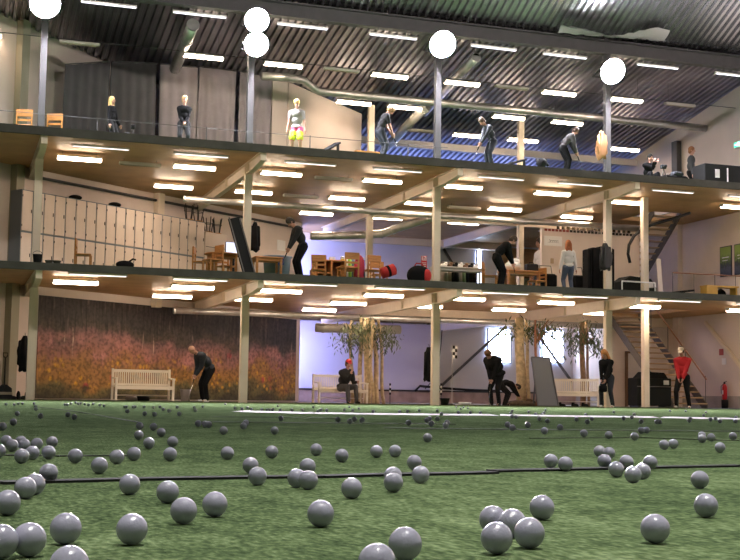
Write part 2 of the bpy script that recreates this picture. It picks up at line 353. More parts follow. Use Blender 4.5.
# ------------------------------------------------------------------ pipes and ducts
def pipe(name,pts,r,mt,label,fl=(),n=16,hang=None):
    o=thing(name,label,'duct',V(pts[0])); b=V(pts[0]); pts=[V(p)-b for p in pts]
    MB().tube(pts,r,n).build('pipe',mt,o,True)
    for k in fl:
        d=(pts[min(k+1,len(pts)-1)]-pts[max(k-1,0)]).normalized(); MB().tube([pts[k]-d*.03,pts[k]+d*.03],r*1.12,n).build('collar',mt,o)
    if hang:
        h=MB()
        for p,l in hang: q=V(p)-b; h.tube([q,q+V((0,0,l))],.008,5)
        h.build('hanger_wire',steel,o)
    return o
pipe('duct',[(6.64,38.17,6.3),(12,38.17,6.3),(18,38.17,6.3),(23.2,38.17,6.3)],.1,galv,'long galvanised pipe under the top gallery above the cafe',(0,1,2,3))
pipe('duct',[(6.6,39.2,2.86),(12,39.2,2.86),(18,39.2,2.86),(23.8,39.2,2.86)],.1,galv,'long galvanised pipe under the middle gallery above the benches',(0,1,2,3))
p0=at(272,77,38.4)
pipe('duct',[at(262,76,37.2),at(290,78,37.3),at(303,80,37.5),at(309,85,37.7),at(319,91.5,37.8),at(410,100.5,37.8),at(520,110.5,37.8),at(661,124,37.8),(XR-.02,37.8,at(661,124,37.8).z)],.13,galv,'silvery pipe bending along the top of the top gallery partition',(5,6,7))
p=at(193,25,34.5); pipe('duct',[p,p+V((0,1,-.18)),p+V((0,3,-.54))],.17,galv,'open-ended round duct under the roof above the grey curtain',(0,1),20,[((p.x,p.y+.1,p.z+.17),.35)])
MB().lathe([(.15,0),(.15,.01)],20,p+V((0,.02,0)),0,Matrix.Rotation(R_(90),4,'X')).build('duct_mouth',blk,None)
bpy.data.objects['duct_mouth'].parent=bpy.data.objects['duct.003']; bpy.data.objects['duct_mouth'].location=-p
p=at(476,57.5,35); pipe('duct',[p,p+V((0,1.2,-.2)),p+V((0,4.5,-.8))],.14,galv,'open-ended round duct under the roof near the third floodlight',(0,1),20,[((p.x,p.y+.1,p.z+.14),.6)])
q=MB().lathe([(.125,0),(.125,.01)],20,(0,-.01,0),0,Matrix.Rotation(R_(90),4,'X')).build('duct_mouth',blk,bpy.data.objects['duct.004'])
p=at(424,109,39.0); pipe('duct',[p,p+V((-.05,1,-.18)),p+V((-.1,3.4,-.66))],.16,M('white_duct',(.7,.66,.62),.5),'white round duct under the roof behind the third post',(0,),20)
pipe('duct',[at(311,236,40.9),at(318,236,40.9),at(345,235.5,41.0),at(382,234,40.6),at(393,230,40.2),at(405,226,39.7),at(428,218.5,38.95),at(434,217,38.75)],.14,galv,'bent galvanised duct hanging in the middle gallery above the cafe',(1,3,4,6),18)
pipe('duct',[at(316,327.5,39.5),at(323,328,39.5),at(345,328.5,39.5),at(400,329.7,39.5)],.15,M('dull_duct',(.3,.28,.25),.5,.4),'dull duct under the middle gallery behind the trees',(1,2),16)
# ------------------------------------------------------------------ third floor: curtains, partition
cur=mat('grey_curtain',(.10,.095,.105),.95,var=.08,vs=3)
cur2=mat('pale_grey_curtain',(.33,.29,.31),.95,var=.08,vs=3)
def curtain(p,q,zb,label,mt,amp=.05,fold=.33,seed=0):
    p=V(p);q=V(q); rnd=random.Random(seed); L=(q-p).xy.length; n=max(24,int(L/.035)); d=(q-p).normalized(); nn=V((d.y,-d.x,0)).normalized()
    b=V((p.x,p.y,zb)); r=thing('curtain',label,'curtain',b,0,'grey curtains on the top gallery')
    ph=[rnd.uniform(0,6) for _ in range(3)]; vs=[];rows=7
    for i in range(n+1):
        t=i/n; top=p.lerp(q,t)
        for k in range(rows):
            s=k/(rows-1); a=amp*(.35+.65*s)*(math.sin(2*math.pi*t*L/fold+ph[0])+.5*math.sin(2*math.pi*t*L/(fold*2.7)+ph[1])); sh=V((math.sin(s*3+ph[2])*.02,0,0))
            z=top.z+(zb-top.z)*s
            vs.append(V((top.x,top.y,z))+nn*a+sh-b)
    m=MB().add(vs,[(i*rows+k,i*rows+k+1,(i+1)*rows+k+1,(i+1)*rows+k) for i in range(n) for k in range(rows-1)])
    o=m.build('drape',mt,r,True); sd=o.modifiers.new('thick','SOLIDIFY'); sd.thickness=.012
    MB().tube([p-b+V((0,0,.02)),q-b+V((0,0,.02))],.018,8).build('rail',steel,r)
    return r
def cpt(px,py,Y): return at(px,py,Y)
for i,(a,c,mt,lb) in enumerate([((65.5,65,36.9),(110,62,37.6),cur,'dark grey curtain nearest the side wall, behind the woman with long blonde hair'),((111.5,62,37.65),(157.5,64,38.1),cur,'dark grey curtain beside a narrow gap, between the two blonde women'),((160,64.5,38.15),(198,68,38.3),cur2,'pale grey curtain behind the second blonde woman'),((199,67,38.3),(236,71.5,38.45),cur2,'pale grey pleated curtain left of the second post'),((239.5,72,38.5),(272,77.5,38.75),cur2,'pale grey curtain behind the second post beside the white partition')]):
    curtain(cpt(*a),cpt(*c),D2+.02,lb,mt,seed=i)
# white partition (oblique) with door frame
def topwall():
    a=at(273,77.5,38.75); b=at(288,80,38.95); c=V((13.25,40.65,0)); m=MB()
    def quad(p,q,zp,zq,t=.1):
        p=V((p.x,p.y,D2)); q=V((q.x,q.y,D2)); d=(q-p).normalized(); n=V((-d.y,d.x,0))*t
        vs=[p,q,V((q.x,q.y,zq)),V((p.x,p.y,zp))]; vs+=[v+n for v in vs]; m.add(vs,[(0,1,2,3),(7,6,5,4),(0,4,5,1),(1,5,6,2),(2,6,7,3),(3,7,4,0)])
    quad(a,b,a.z,b.z,.16); quad(V((b.x+.02,b.y,0)),c,b.z-.06,roofz(c.y)-.08)
    struct('wall_partition',m,wallm,'cream partition on the top gallery behind the boy in white','wall')
topwall()
p=at(291.5,114.5,38.7); MB().rb((-.07,-.06,-.09),(.07,.06,.09),.02).build('wall_speaker',blk); tag(bpy.data.objects['wall_speaker'],'small black box on the cream partition behind the boy in white','speaker'); bpy.data.objects['wall_speaker'].location=p
# cable rails
def cable_rail(z,x0,x1,label,Y=31.98):
    r=thing('cable_rail',label,'railing',(x0,Y,z)); m=MB()
    m.tube([(0,0,.36),((x1-x0)/2,0,.345),(x1-x0,0,.36)],.008,6); m.build('cable',steel,r)
    k=int((x1-x0)/2.85)
    for i in range(k+1): MB().tube([(i*2.85,0,0),(i*2.85,0,.38)],.014,6).build('post',steel,r)
cable_rail(D2,0.4,13.0,'thin cable rail along the edge of the top gallery')
# ------------------------------------------------------------------ furniture
def chair(w=.44,d=.44,sh=.45,h=.86,mt=wood,name='wooden_chair',label='x'):
    r=thing(name,label,'chair'); MB().rb((-w/2,-d/2,sh-.04),(w/2,d/2,sh),.012).build('seat',mt,r)
    b=MB().rb((-w/2,d/2-.04,h-.2),(w/2,d/2-.01,h),.012)
    b.box((-w/2+.05,d/2-.035,h-.32),(w/2-.05,d/2-.015,h-.26)); b.build('backrest',mt,r)
    for sx in (-1,1):
        for sy,t in ((-1,sh-.02),(1,h-.02)): MB().box((sx*(w/2-.025)-.02,sy*(d/2-.025)-.02,0),(sx*(w/2-.025)+.02,sy*(d/2-.025)+.02,t)).build('leg',mt,r)
    return r
def table(w,d,h,label,mt=wood,name='wooden_table',round_=False):
    r=thing(name,label,'table')
    if round_: MB().lathe([(w/2-.02,h-.04),(w/2,h-.03),(w/2,h-.005),(w/2-.01,h)],28).build('tabletop',mt,r)
    else: MB().rb((-w/2,-d/2,h-.04),(w/2,d/2,h),.01).build('tabletop',mt,r)
    k=.33*w if round_ else w/2-.06; kd=.33*w if round_ else d/2-.06
    MB().box((-k,-kd,h-.12),(k,kd,h-.04)).build('apron',mt,r)
    for sx in (-1,1):
        for sy in (-1,1): MB().box((sx*k-.03,sy*kd-.03,0),(sx*k+.03,sy*kd+.03,h-.04)).build('leg',mt,r)
    return r
C0=chair(); cu=[0]
def put_chair(px,Y,z,rz,label,group):
    p=at(px,(270 if z>3 else 130),Y) if z>5 else at(px,262,Y)
    if cu[0]==0: C0.location=(p.x,Y,z); C0.rotation_euler=(0,0,rz); C0['label']=label; C0['group']=group; cu[0]=1; return C0
    return clone(C0,(p.x,Y,z),rz,label,group)
g1='wooden chairs on the middle gallery'
put_chair(83,33.5,D1,R_(80),'orange wooden chair alone in front of the white lockers',g1)
put_chair(201,33.9,D1,R_(70),'wooden chair at the near end of the table beside the lockers',g1)
put_chair(226,34.71,D1,R_(20),'wooden chair behind the table in front of the lit screen',g1)
put_chair(213,33.2,D1,R_(-70),'wooden chair in front of the round table, facing the lockers',g1)
put_chair(379,35.04,D1,R_(0),'wooden chair just right of the inner post behind the red bag',g1)
put_chair(371,33.88,D1,R_(190),'wooden chair half hidden by the inner post',g1)
put_chair(490,33.88,D1,R_(60),'wooden chair directly behind the bending golfer in black',g1)
put_chair(537,34.65,D1,R_(-75),'wooden chair at the far end of the table near the white partition panel',g1)
put_chair(318,34.46,D1,R_(170),'wooden chair in front of the wooden counter, nearest the second golfer',g1)
put_chair(350,33.50,D1,R_(180),'wooden chair with its back to the range below the colourful clothes rack',g1)
g2='wooden chairs on the top gallery'
put_chair(19,34.08,D2,R_(170),'wooden chair near the side wall on the top gallery',g2)
put_chair(51,34.27,D2,R_(160),'wooden chair just right of the first post on the top gallery',g2)
def seton(o,px,py,Y,z,rz=0): p=at(px,py,Y); o.location=(p.x,Y,z); o.rotation_euler=(0,0,rz); return o
seton(table(1.0,.8,.72,'round wooden table between the lockers and the leaning black frame',round_=True),222,262,34.1,D1)
seton(table(.8,.6,.6,'small wooden table in front of the clear blue tub'),267,262,33.40,D1)
seton(table(.62,.6,.55,'low wooden table in front of the rack of colourful clothes'),349,266,34.27,D1)
seton(table(1.15,.7,.74,'wooden table with a white cloth bundle beside the bending golfer'),520,266,34.85,D1)
# white lockers
lockd=mat('locker_door',(.74,.62,.54),.28,var=.03); lockb=M('locker_side',(.17,.20,.23),.5)
def locker():
    r=thing('locker_tower','x','locker'); W_=.40
    MB().box((0,.012,0),(W_,.5,2.54)).build('body',lockb,r)
    for z0,z1 in ((.03,1.30),(1.355,2.51)):
        d=MB().rb((.018,-.014,z0),(W_-.018,.012,z1),.006).build('door',lockd,r)
        m=MB().box((W_-.075,-.03,(z0+z1)/2-.05),(W_-.055,-.012,(z0+z1)/2+.05))
        m.build('handle',dark,d)
        for z in (z0+.15,z1-.15): MB().box((.006,-.024,z-.03),(.026,-.012,z+.03)).build('hinge',dark,d)
    return r
L0=locker(); la=math.atan2(WD.y,WD.x); base=V((1.66,36.27,D1))
for i in range(19):
    p=base+WD*(.403*i); lb=f'white two-door locker tower, {ORD[i]} in the row from the dark end panel'
    if i==0: L0.location=p; L0.rotation_euler=(0,0,la); L0['label']=lb; L0['group']='white lockers along the oblique wall'
    else: clone(L0,p,la,lb,'white lockers along the oblique wall')
p=base+WD*(.403*19+.02); m=MB().rb((0,-.02,0),(1.1,.48,2.23),.01); o=thing('storage_cupboard','plain white cupboard at the far end of the locker row','cupboard',p,la); m.build('body',lockd,o); MB().box((.05,-.035,1.72),(1.05,-.02,1.735)).build('handle_strip',dark,o)
# bar stools upside down on the cupboard
def stool():
    r=thing('bar_stool','x','stool'); MB().lathe([(.16,0),(.17,.02),(.17,.03),(.15,.045)],20).build('seat',wood,r,True)
    for k in range(4):
        a=math.pi/4+k*math.pi/2; MB().tube([(.11*math.cos(a),.11*math.sin(a),.04),(.2*math.cos(a),.2*math.sin(a),.55)],.016,8).build('leg',dark,r)
    m=MB(); m.tube([(.16*math.cos(t*math.pi/10),.16*math.sin(t*math.pi/10),.33) for t in range(21)],.01,6); m.build('foot_ring',dark,r); return r
S0=stool()
for i,t in enumerate((-.55,-.1,.42,.86)):
    q=p+WD*t+V((0,0,(2.54 if t<-.05 else 2.23)+.005))-WN*.24; lb=f'dark stool standing upside down above the lockers, {ORD[i]} from the first post'
    if i==0: S0.location=q; S0['label']=lb; S0['group']='upturned stools above the lockers'
    else: clone(S0,q,i*.5,lb,'upturned stools above the lockers')
# small dark things on top of lockers
for px,lb in ((68,'dark bag lying on top of the lockers near the first post'),(104,'rounded dark bag lying on top of the lockers above the lone chair')):
    X=base.x+(.403*.78)*(5.5 if px<80 else 9.6); t=(X-base.x)/WD.x; q=base+WD*t-WN*.2+V((0,0,2.545))
    o=MB().ell((0,0,.07),(.2,.12,.08),14).build('bag',black,None,True); tag(o,lb,'bag'); o.location=q
# screen
o=thing('computer_screen','bright white computer screen behind the wooden table','screen',(at(234,247,35.24).x,35.24,D1)); MB().rb((-.26,-.03,.78),(.26,.02,1.22),.01).build('bezel',blk,o); MB().box((-.24,-.034,.80),(.24,-.03,1.2)).build('display',mat('screen_glow',(.62,.74,1),.3,emit=.22),o); MB().box((-.03,0,0),(.03,.04,.8)).box((-.2,-.15,0),(.2,.17,.02)).build('stand',blk,o)
# leaning black frame
o=thing('black_frame','tall black panel leaning against the second column on the middle gallery','panel')
a=at(250,275,32.91); a.z=D1+.01; t=at(234,218,33.21); dd=(t-a); 
m=MB(); m.bar(a,t,.34,.05,0,V((0,-1,0))); m.build('panel',blk,o)
m=MB()
for s in (-1,1): m.bar(a+V((s*.15,-.05,0)),t+V((s*.15,-.05,0)),.03,.03,0,V((0,-1,0)))
m.build('rim',M('frame_grey',(.12,.11,.1),.5),o)
# hanging garments
def garment(px0,py0,px1,py1,Y,label,mt,name='jacket',seed=1,dp=.16,hook=True):
    a=at(px0,py0,Y);b=at(px1,py1,Y); H=a.z-b.z; w=abs(b.x-a.x)/2; c=V(((a.x+b.x)/2,Y,b.z)); rnd=random.Random(seed)
    r=thing(name,label,name.replace('_',' '),c); n=18; rows=10; vs=[]
    for k in range(rows):
        s=k/(rows-1); wd=w*(.3+.7*min(1,s*2.4))*(1-.12*(s>.85)); d=dp*(.5+.5*min(1,s*2))
        for j in range(n):
            t=2*math.pi*j/n; f=1+.16*math.sin(5*t+seed)+.08*math.sin(9*t+s*4)
            vs.append((wd*f*math.cos(t)+.02*math.sin(s*6+seed),d*f*math.sin(t),H*(1-s)+(.04*math.sin(3*t+seed) if k==rows-1 else 0)))
    fs=[(k*n+j,(k+1)*n+j,(k+1)*n+(j+1)%n,k*n+(j+1)%n) for k in range(rows-1) for j in range(n)]+[tuple(range(n)),tuple(range((rows-1)*n,rows*n))[::-1]]
    MB().add(vs,fs).build('cloth',mt,r,True)
    for s in (-1,1): MB().cap((s*w*.72,-.03,H*.82),(s*w*.86,-.05,H*.2),.05,.045,8).build('sleeve',mt,r,True)
    if hook: MB().tube([(0,0,H-.02),(0,0,H+.06),(0,.08,H+.08)],.008,6).build('hook',dark,r)
    return r
garment(249.5,222,259,251,34.1,'black jacket hung on the second column of the middle gallery',black,seed=2)
garment(18.8,335.5,30,371,34.4,'black jacket hung by the first column on the ground floor',black,seed=3)
garment(424,347,434,381,34.2,'black jacket hung on the third column near the turf',black,seed=4)
garment(600,243,610.5,270,33.48,'black padded jacket hung on the fourth column of the middle gallery',M('padded_black',(.025,.025,.028),.5),seed=5)
garment(597,131,606,159,33.5,'orange-brown jacket hung on the fourth post of the top gallery',M('tan_cloth',(.42,.20,.08),.8),seed=6)
# dark clothes stand (tall black screens)
o=thing('display_stand','tall black merchandise stand behind the fourth column','display stand',(at(597,260,34.46).x,34.46,D1)); 
for i,(x0,x1,h) in enumerate(((-.42,-.28,1.5),(-.26,.02,1.55),(.02,.3,1.6),(.38,.52,1.55))): MB().rb((x0,-.2,.04),(x1,.2,h),.03).build('panel',black,o)
MB().rb((-.44,-.24,0),(.54,.24,.04),.01).build('base',dark,o)
# clothes racks
def rack(px0,px1,pyt,Y,label,cols,hh,seed):
    a=at(px0,pyt,Y);b=at(px1,pyt,Y); r=thing('clothes_rack',label,'clothes rack',((a.x+b.x)/2,Y,D1)); L=(b.x-a.x); z=a.z-D1
    m=MB().tube([(-L/2,0,z),(L/2,0,z)],.016,8)
    m.build('rail',M('chrome',(.6,.6,.62),.25,.9),r)
    for s in (-1,1): MB().tube([(s*L/2,0,z),(s*L/2,0,.03)],.016,8).build('upright',M('chrome'),r); MB().tube([(s*L/2,-.22,.03),(s*L/2,.22,.03)],.018,8).build('foot',M('chrome'),r)
    rnd=random.Random(seed); k=len(cols)
    for i,c in enumerate(cols):
        x=-L/2+L*(i+.5)/k; nm,cc=c; q=thing('hanging_garment',f'{nm} garment on the {label.split(" holding")[0]}, {ORD[i]} along','garment',(r.location.x+x,Y,D1+z-hh-.04),0,'garments on '+label.split(' holding')[0])
        w=L/k*.46; n=10; vs=[]
        for s,wy in ((1,.03),(.93,.17),(.6,.2),(0,.23*rnd.uniform(.9,1.1))):
            for j in range(n): t=2*math.pi*j/n; vs.append((w*(1+.2*math.sin(3*t+i))*math.cos(t),wy*math.sin(t),hh*s))
        fs=[(a_*n+j,(a_+1)*n+j,(a_+1)*n+(j+1)%n,a_*n+(j+1)%n) for a_ in range(3) for j in range(n)]+[tuple(range(n)),tuple(range(3*n,4*n))[::-1]]
        MB().add(vs,fs).build('cloth',M('garment_'+nm.replace(' ','_'),cc,.9,var=.1),q,True); MB().tube([(0,0,hh-.01),(0,0,hh+.04)],.006,6).build('hanger',dark,q)
rack(341,364,257,35.4,'short clothes rack holding bright shirts behind the low table',[('yellow',(.7,.5,.05)),('white striped',(.7,.68,.62)),('lime green',(.35,.6,.1)),('blue grey',(.2,.25,.35)),('cream',(.7,.6,.45)),('red',(.6,.04,.05)),('dark',(.03,.03,.03))],.62,1)
rack(440,475,262,35.05,'long clothes rack holding dark and pale clothes right of the third column',[('pale pink',(.66,.52,.48)),('off white',(.7,.66,.6)),('beige',(.6,.5,.4)),('black',(.015,.015,.015)),('charcoal',(.03,.03,.035)),('white',(.75,.73,.7)),('pale green',(.35,.5,.3)),('dark navy',(.02,.02,.04)),('jet black',(.01,.01,.01)),('dark brown',(.05,.03,.02))],.72,2)
# shoes / small goods under rack
seton(table(1.7,.5,.72,'long low display table in front of the long clothes rack',M('table_white',(.6,.57,.52),.5),'display_table'),458,270,34.56,D1)
for i in range(7):
    p=at(444+i*5.2,278.5,34.56); o=MB().ell((0,0,.05),(.12,.07,.06),12).ell((.06,0,.1),(.06,.06,.07),10).build('golf_shoe',[white,M('brown_leather',(.15,.08,.04),.6),black][i%3],None,True); tag(o,f'{["white","brown","black"][i%3]} shoe under the long clothes rack, {ORD[i]} from the third column','shoe','shoes under the long clothes rack'); o.location=(p.x,34.56,D1+.72)
# shelf under lifts the shoes into view
# wooden counter
o=thing('wooden_counter','open-fronted wooden counter near the bent golfer on the middle gallery','counter',(at(329,262,35.24).x,35.24,D1)); MB().rb((-.46,-.25,.78),(.46,.25,.82),.01).build('top',wood,o)
for s in (-.44,0.02,.44): MB().box((s-.025,-.23,0),(s+.025,.23,.78)).build('side_panel',wood,o)
MB().box((-.44,.2,.05),(.44,.23,.78)).build('back_panel',M('dark_wood',(.12,.06,.025),.5),o); MB().box((-.44,-.22,.4),(.0,.2,.43)).build('shelf',wood,o)
for i,(x,c,lb) in enumerate(((-.25,red,'small red box on the wooden counter'),(.1,white,'small white box on the wooden counter'))):
    q=MB().rb((-.08,-.06,0),(.08,.06,.1),.01).build('box',c); tag(q,lb,'box'); q.location=o.location+V((x,0,.825))
# red things
def bagball(px,Y,r,label,m1,m2):
    o=thing('sports_bag',label,'bag',(at(px,275,Y).x,Y,D1)); MB().ell((0,0,r*.92),(r*1.25,r*.7,r),18).build('body',m1,o,True)
    m=MB().tube([(-r*.5,0,r*1.75),(-r*.3,0,r*2.1),(r*.3,0,r*2.1),(r*.5,0,r*1.75)],.02,8); m.build('handle',m2,o,True); MB().ell((r*.65,-r*.45,r*.9),(r*.45,r*.35,r*.65),14).build('end_pocket',m2,o,True)
bagball(419,33.2,.3,'rounded black sports bag with a red end beside the third column',black,M('red_cloth',(.5,.02,.02),.7))
o=thing('golf_bag','round red and black golf bag end beside the wooden chair','bag',(at(388,272,33.21).x,33.21,D1)); X=Matrix.Rotation(R_(70),4,'Y')
MB().lathe([(.12,-.2),(.16,-.18),(.165,.2),(.12,.22)],20,(0,0,.36),0,X).build('barrel',M('red_cloth'),o,True); MB().lathe([(.09,.22),(.1,.235),(.04,.25)],16,(0,0,.36),0,X).build('cap_end',black,o,True); MB().lathe([(.168,-.04),(.17,.04)],20,(0,0,.36),0,X).build('band',black,o)
o=thing('coat','bright pink-red coat draped over a chair by the inner post','coat',(at(359.5,265,33.79).x,33.79,D1)); MB().ell((0,0,.5),(.16,.12,.36),14).ell((.05,.03,.2),(.1,.1,.2),10).build('cloth',M('pink_red',(.55,.05,.09),.8),o,True); MB().cap((-.12,-.06,.6),(-.16,-.1,.25),.06,.05).build('sleeve',M('pink_red'),o,True)
# red sign board with white panel and lettering strokes
o=thing('sign_board','small red notice on a stand with a white top, left of the third column','sign',(at(424,265,33.79).x,33.79,D1)); zt=at(424,256,33.79).z-D1; zb=at(424,270,33.79).z-D1
MB().rb((-.09,-.012,zb),(.09,.012,zt),.005).build('board',red,o); m=MB().box((-.075,-.016,zt-.13),(.075,-.012,zt-.02)); m.build('white_panel',white,o)
m=MB().box((-.05,-.019,zt-.115),(-.02,-.016,zt-.035)).box((-.02,-.019,zt-.06),(.03,-.016,zt-.035)).box((.01,-.019,zt-.115),(.04,-.016,zt-.06))
for k in range(3): m.box((-.06,-.016,zb+.1+k*.05),(.06,-.013,zb+.118+k*.05),1)
m.build('marks',[red,white],o); MB().box((-.015,.012,0),(.015,.03,zt-.05)).box((-.14,-.1,0),(.14,.12,.02)).build('post',dark,o)
# clear blue tub, with balls
tubm=mat('clear_blue_plastic',(.32,.42,.55),.2); o=thing('plastic_tub','clear blue plastic tub behind the small wooden table','tub',(at(277,262,34.17).x,34.17,D1)); MB().lathe([(.33,0),(.4,.68),(.44,.7),(.44,.73),(.38,.73),(.32,.04)],28).build('bin',tubm,o,True); MB().box((-.1,-.43,.45),(.1,-.395,.68)).build('label_patch',M('blue_label',(.05,.12,.4),.5),o)
# paper on wall
q=at(282,243,40.2); 
def onwall(px,py,out=.02):
    d=ray(px,py); k=V((0,0,HC)); n=WN; p0=V((2.1,wY(2.1),0)); t=(p0-k).dot(n)/d.dot(n); return k+d*t+n*out
a=onwall(276.5,250); b=onwall(285,241); m=MB(); pl=[a,V((b.x,b.y,a.z)),b,V((a.x,a.y,b.z))]; m.prism(pl,WN*.006); tag(m.build('wall_notice',white),'pale paper notice on the oblique wall beside the golfer in black','notice')
# buckets and bits on deck edge at left
o=thing('bucket','dark bucket on the gallery edge under the first locker','bucket',(at(37.5,258,32.24).x,32.24,D1)); MB().lathe([(.09,0),(.12,.24),(.125,.25),(.11,.25),(.085,.02)],20).build('body',blk,o,True); MB().tube([(.12*math.cos(t*math.pi/8),0,.24+.1*math.sin(t*math.pi/8)) for t in range(9)],.006,6).build('handle',dark,o)
for px,lb in ((49,'small round dark basket on the gallery edge beside the bucket'),(57,'small dark basket on the gallery edge, further from the bucket')):
    o=thing('ball_basket',lb,'basket',(at(px,261,32.24).x,32.24,D1),0,'small baskets on the gallery edge'); MB().lathe([(.07,0),(.1,.1),(.11,.11),(.09,.11),(.06,.02)],18).build('bowl',M('dark_wicker',(.06,.06,.045),.7),o,True)
o=thing('carry_bag','low black carry bag on the gallery edge in front of the lockers','bag',(at(125,264,32.33).x,32.33,D1)); MB().ell((0,0,.1),(.24,.12,.11),16).build('body',black,o,True); MB().tube([(.1,0,.18),(.2,0,.26),(.28,0,.24)],.025,8).build('handle',black,o,True)
# ------------------------------------------------------------------ partition on the middle gallery
za=at(542,228,38).z
m=MB().box((18.95,38.0,D1),(22.76,38.08,za)).box((18.93,37.98,D1),(18.99,38.1,za+.02)); struct('wall_partition',m,wallm,'cream partition wall behind the woman in the white sweater','wall')
m=MB()
for i in range(26): m.box((19.05+i*.138,37.985,za-.09),(19.05+i*.138+.1,38.0,za-.01),1 if i<7 else 0)
tag(m.build('trim_vent_row',[blk,M('dark_red',(.28,.05,.04),.6)]),'row of small dark slots along the top of the cream partition','vent',kind='structure')
bt=MB().lathe([(.05,0),(.055,.1),(.05,.2),(.02,.27),(.022,.34),(.018,.345)],12).mesh('bottle',M('bottle_glass',(.05,.035,.02),.15))
bt.polygons.foreach_set('use_smooth',[True]*len(bt.polygons))
struct('trim_ledge',MB().box((19.1,38.3,za-.04),(22.7,38.6,za)),wallm,'narrow ledge behind the top of the cream partition','ledge')
for i in range(15):
    o=bpy.data.objects.new('bottle',bt); COL.objects.link(o); o.location=(19.8+i*.2,38.45,za); tag(o,f'dark bottle standing above the cream partition, {ORD[i]} from the open end','bottle','bottles along the partition top')
# script-like sign and notice on the partition
p=at(553,241,38); o=thing('wall_sign','white sign with a dark handwritten flourish on the cream partition','sign',(p.x,37.99,p.z)); MB().box((-.34,-.012,-.17),(.34,0,.17)).build('board',white,o)
m=MB(); pts=[(-.16+.016*i+.02*math.sin(i*1.35),-.014,.03*math.sin(i*1.35+.6)*(1.6 if i<5 else .8)) for i in range(22)]; m.tube(pts,.007,5); m.tube([(-.2,-.014,-.06),(0,-.014,-.045),(.22,-.014,-.055)],.004,5); m.build('handwriting',dark,o)
p=at(552,261,38); o=MB().box((-.06,-.015,-.09),(.06,0,.09)).build('switch_box',M('beige_box',(.45,.33,.2),.5)); tag(o,'small beige box on the cream partition below the sign','switch'); o.location=(p.x,37.998,p.z)
# room behind bay: timber wall, window grid, shelf
struct('wall_timber',MB().box((21.3,46.8,D1),(24.2,46.9,6.5)),M('timber_panel',(.42,.24,.1),.55,var=.15,stretch=(1,1,4)),'timber-panelled wall at the back of the middle gallery','wall')
window(10,(at(527,234,46.7).x,46.7,at(527,234,46.7).z-.05),1.7,.45,0,'long gridded bright window above the timber wall',mat('warm_daylight',(1,.93,.9),.3,emit=1.3),9,2)
o=thing('wall_shelf','dark maroon shelf on the timber wall','shelf',(23.3,46.6,5.1)); MB().box((-.6,-.12,0),(.6,.18,.05)).build('board',M('maroon_wood',(.16,.03,.03),.5),o); MB().box((-.6,.14,.05),(.6,.18,.32)).build('back_board',M('maroon_wood'),o)
o=thing('framed_picture','framed dark picture on the timber wall behind the table','picture',(at(531,251,46.5).x,46.75,4.9)); MB().rb((-.55,-.02,-.42),(.55,.03,.42),.01).build('frame',M('dark_wood'),o); MB().box((-.48,-.03,-.35),(.48,-.02,.35)).build('picture',M('picture_print',(.16,.2,.12),.6,var=.7,vs=5),o)
o=MB().ell((0,0,.16),(.26,.2,.17),16).ell((.08,-.05,.3),(.12,.1,.1),12).build('cloth_bundle',white,None,True); tag(o,'white cloth bundle heaped on the wooden table behind the golfer','cloth'); o.location=(at(513,262,34.85).x,34.85,D1+.74)
o=thing('equipment_case','black case standing on the wooden table end','case',(at(532,264,34.80).x-.02,34.80,D1+.74)); MB().rb((-.2,-.12,0),(.2,.12,.24),.03).build('body',blk,o); MB().tube([(-.08,0,.24),(-.06,0,.29),(.06,0,.29),(.08,0,.24)],.012,6).build('handle',blk,o)
for i,(px,lb) in enumerate(((548,'low black chair-like stroller left of the woman in white'),(579,'dark folded trolley right of the woman in white'))):
    p=at(px,280,35.04); o=thing('push_trolley',lb,'trolley',(p.x,35.04,D1)); 
    MB().rb((-.26,-.16,.3),(.26,.16,.72),.05).build('bag',black,o)
    for s in (-1,1): MB().lathe([(.14,-.02),(.16,-.015),(.16,.015),(.14,.02)],18,(s*.24,-.1,.16),0,Matrix.Rotation(R_(90),4,'Y')).build('wheel',blk,o,True)
    MB().tube([(-.2,.1,.7),(-.2,.2,1.0),(.2,.2,1.0),(.2,.1,.7)],.016,8).build('handle',M('frame_grey'),o)
# vacuum / ball machine with hose and low white rail
p=at(634,275,35.25); o=thing('ball_machine','bulky black machine with a long black hose, beside the white low rail','machine',(p.x,35.25,D1))
MB().prism([(-.62,-.35,0),(.62,-.35,0),(.62,-.35,.42),(.42,-.35,.72),(-.35,-.35,.78),(-.62,-.35,.6)],(0,.7,0)).build('body',M('machine_black',(.014,.015,.014),.85,spec=.15),o)
MB().rb((.2,-.38,.42),(.5,-.345,.6),.02).build('panel',white,o)
h=[(630,263),(628,254),(629,245),(634,236),(642,229),(651,225),(661,222),(672,219),(690,213)]; hp=[at(x,y,35.25)-V((p.x,35.25,D1)) for x,y in h]
MB().tube(hp,.05,10).build('hose',blk,o,True)
a=at(622,281,32.33); b=at(655,283,32.33); o=thing('low_rail','low white tubular rail at the gallery edge in front of the machine','railing',((a.x+b.x)/2,32.33,D1)); L=(b.x-a.x)/2; MB().tube([(-L,0,a.z-D1),(L,0,b.z-D1)],.022,8).build('top_rail',white,o,True)
for s in (-1,1): MB().tube([(s*L,0,0),(s*L,0,(a if s<0 else b).z-D1)],.02,8).build('post',white,o,True)
o=thing('wooden_handrail','thin wooden handrail around the stair opening on the middle gallery','railing',(22.1,34.85,D1)); MB().tube([(0,0,.95),(3.25,0,.95)],.02,8).build('rail',M('rail_brown',(.3,.14,.08),.5),o)
for i in range(5): MB().tube([(i*.8,0,0),(i*.8,0,.95)],.012,6).build('baluster',M('frame_grey'),o)
a=at(661,287,33.40); b=at(658.5,259,34.08); m=MB().bar(V((a.x,33.40,D1)),b,.14,.03); tag(m.build('leaning_board',M('pale_board',(.58,.5,.44),.6)),'narrow pale board leaning up near the stair foot on the middle gallery','board')
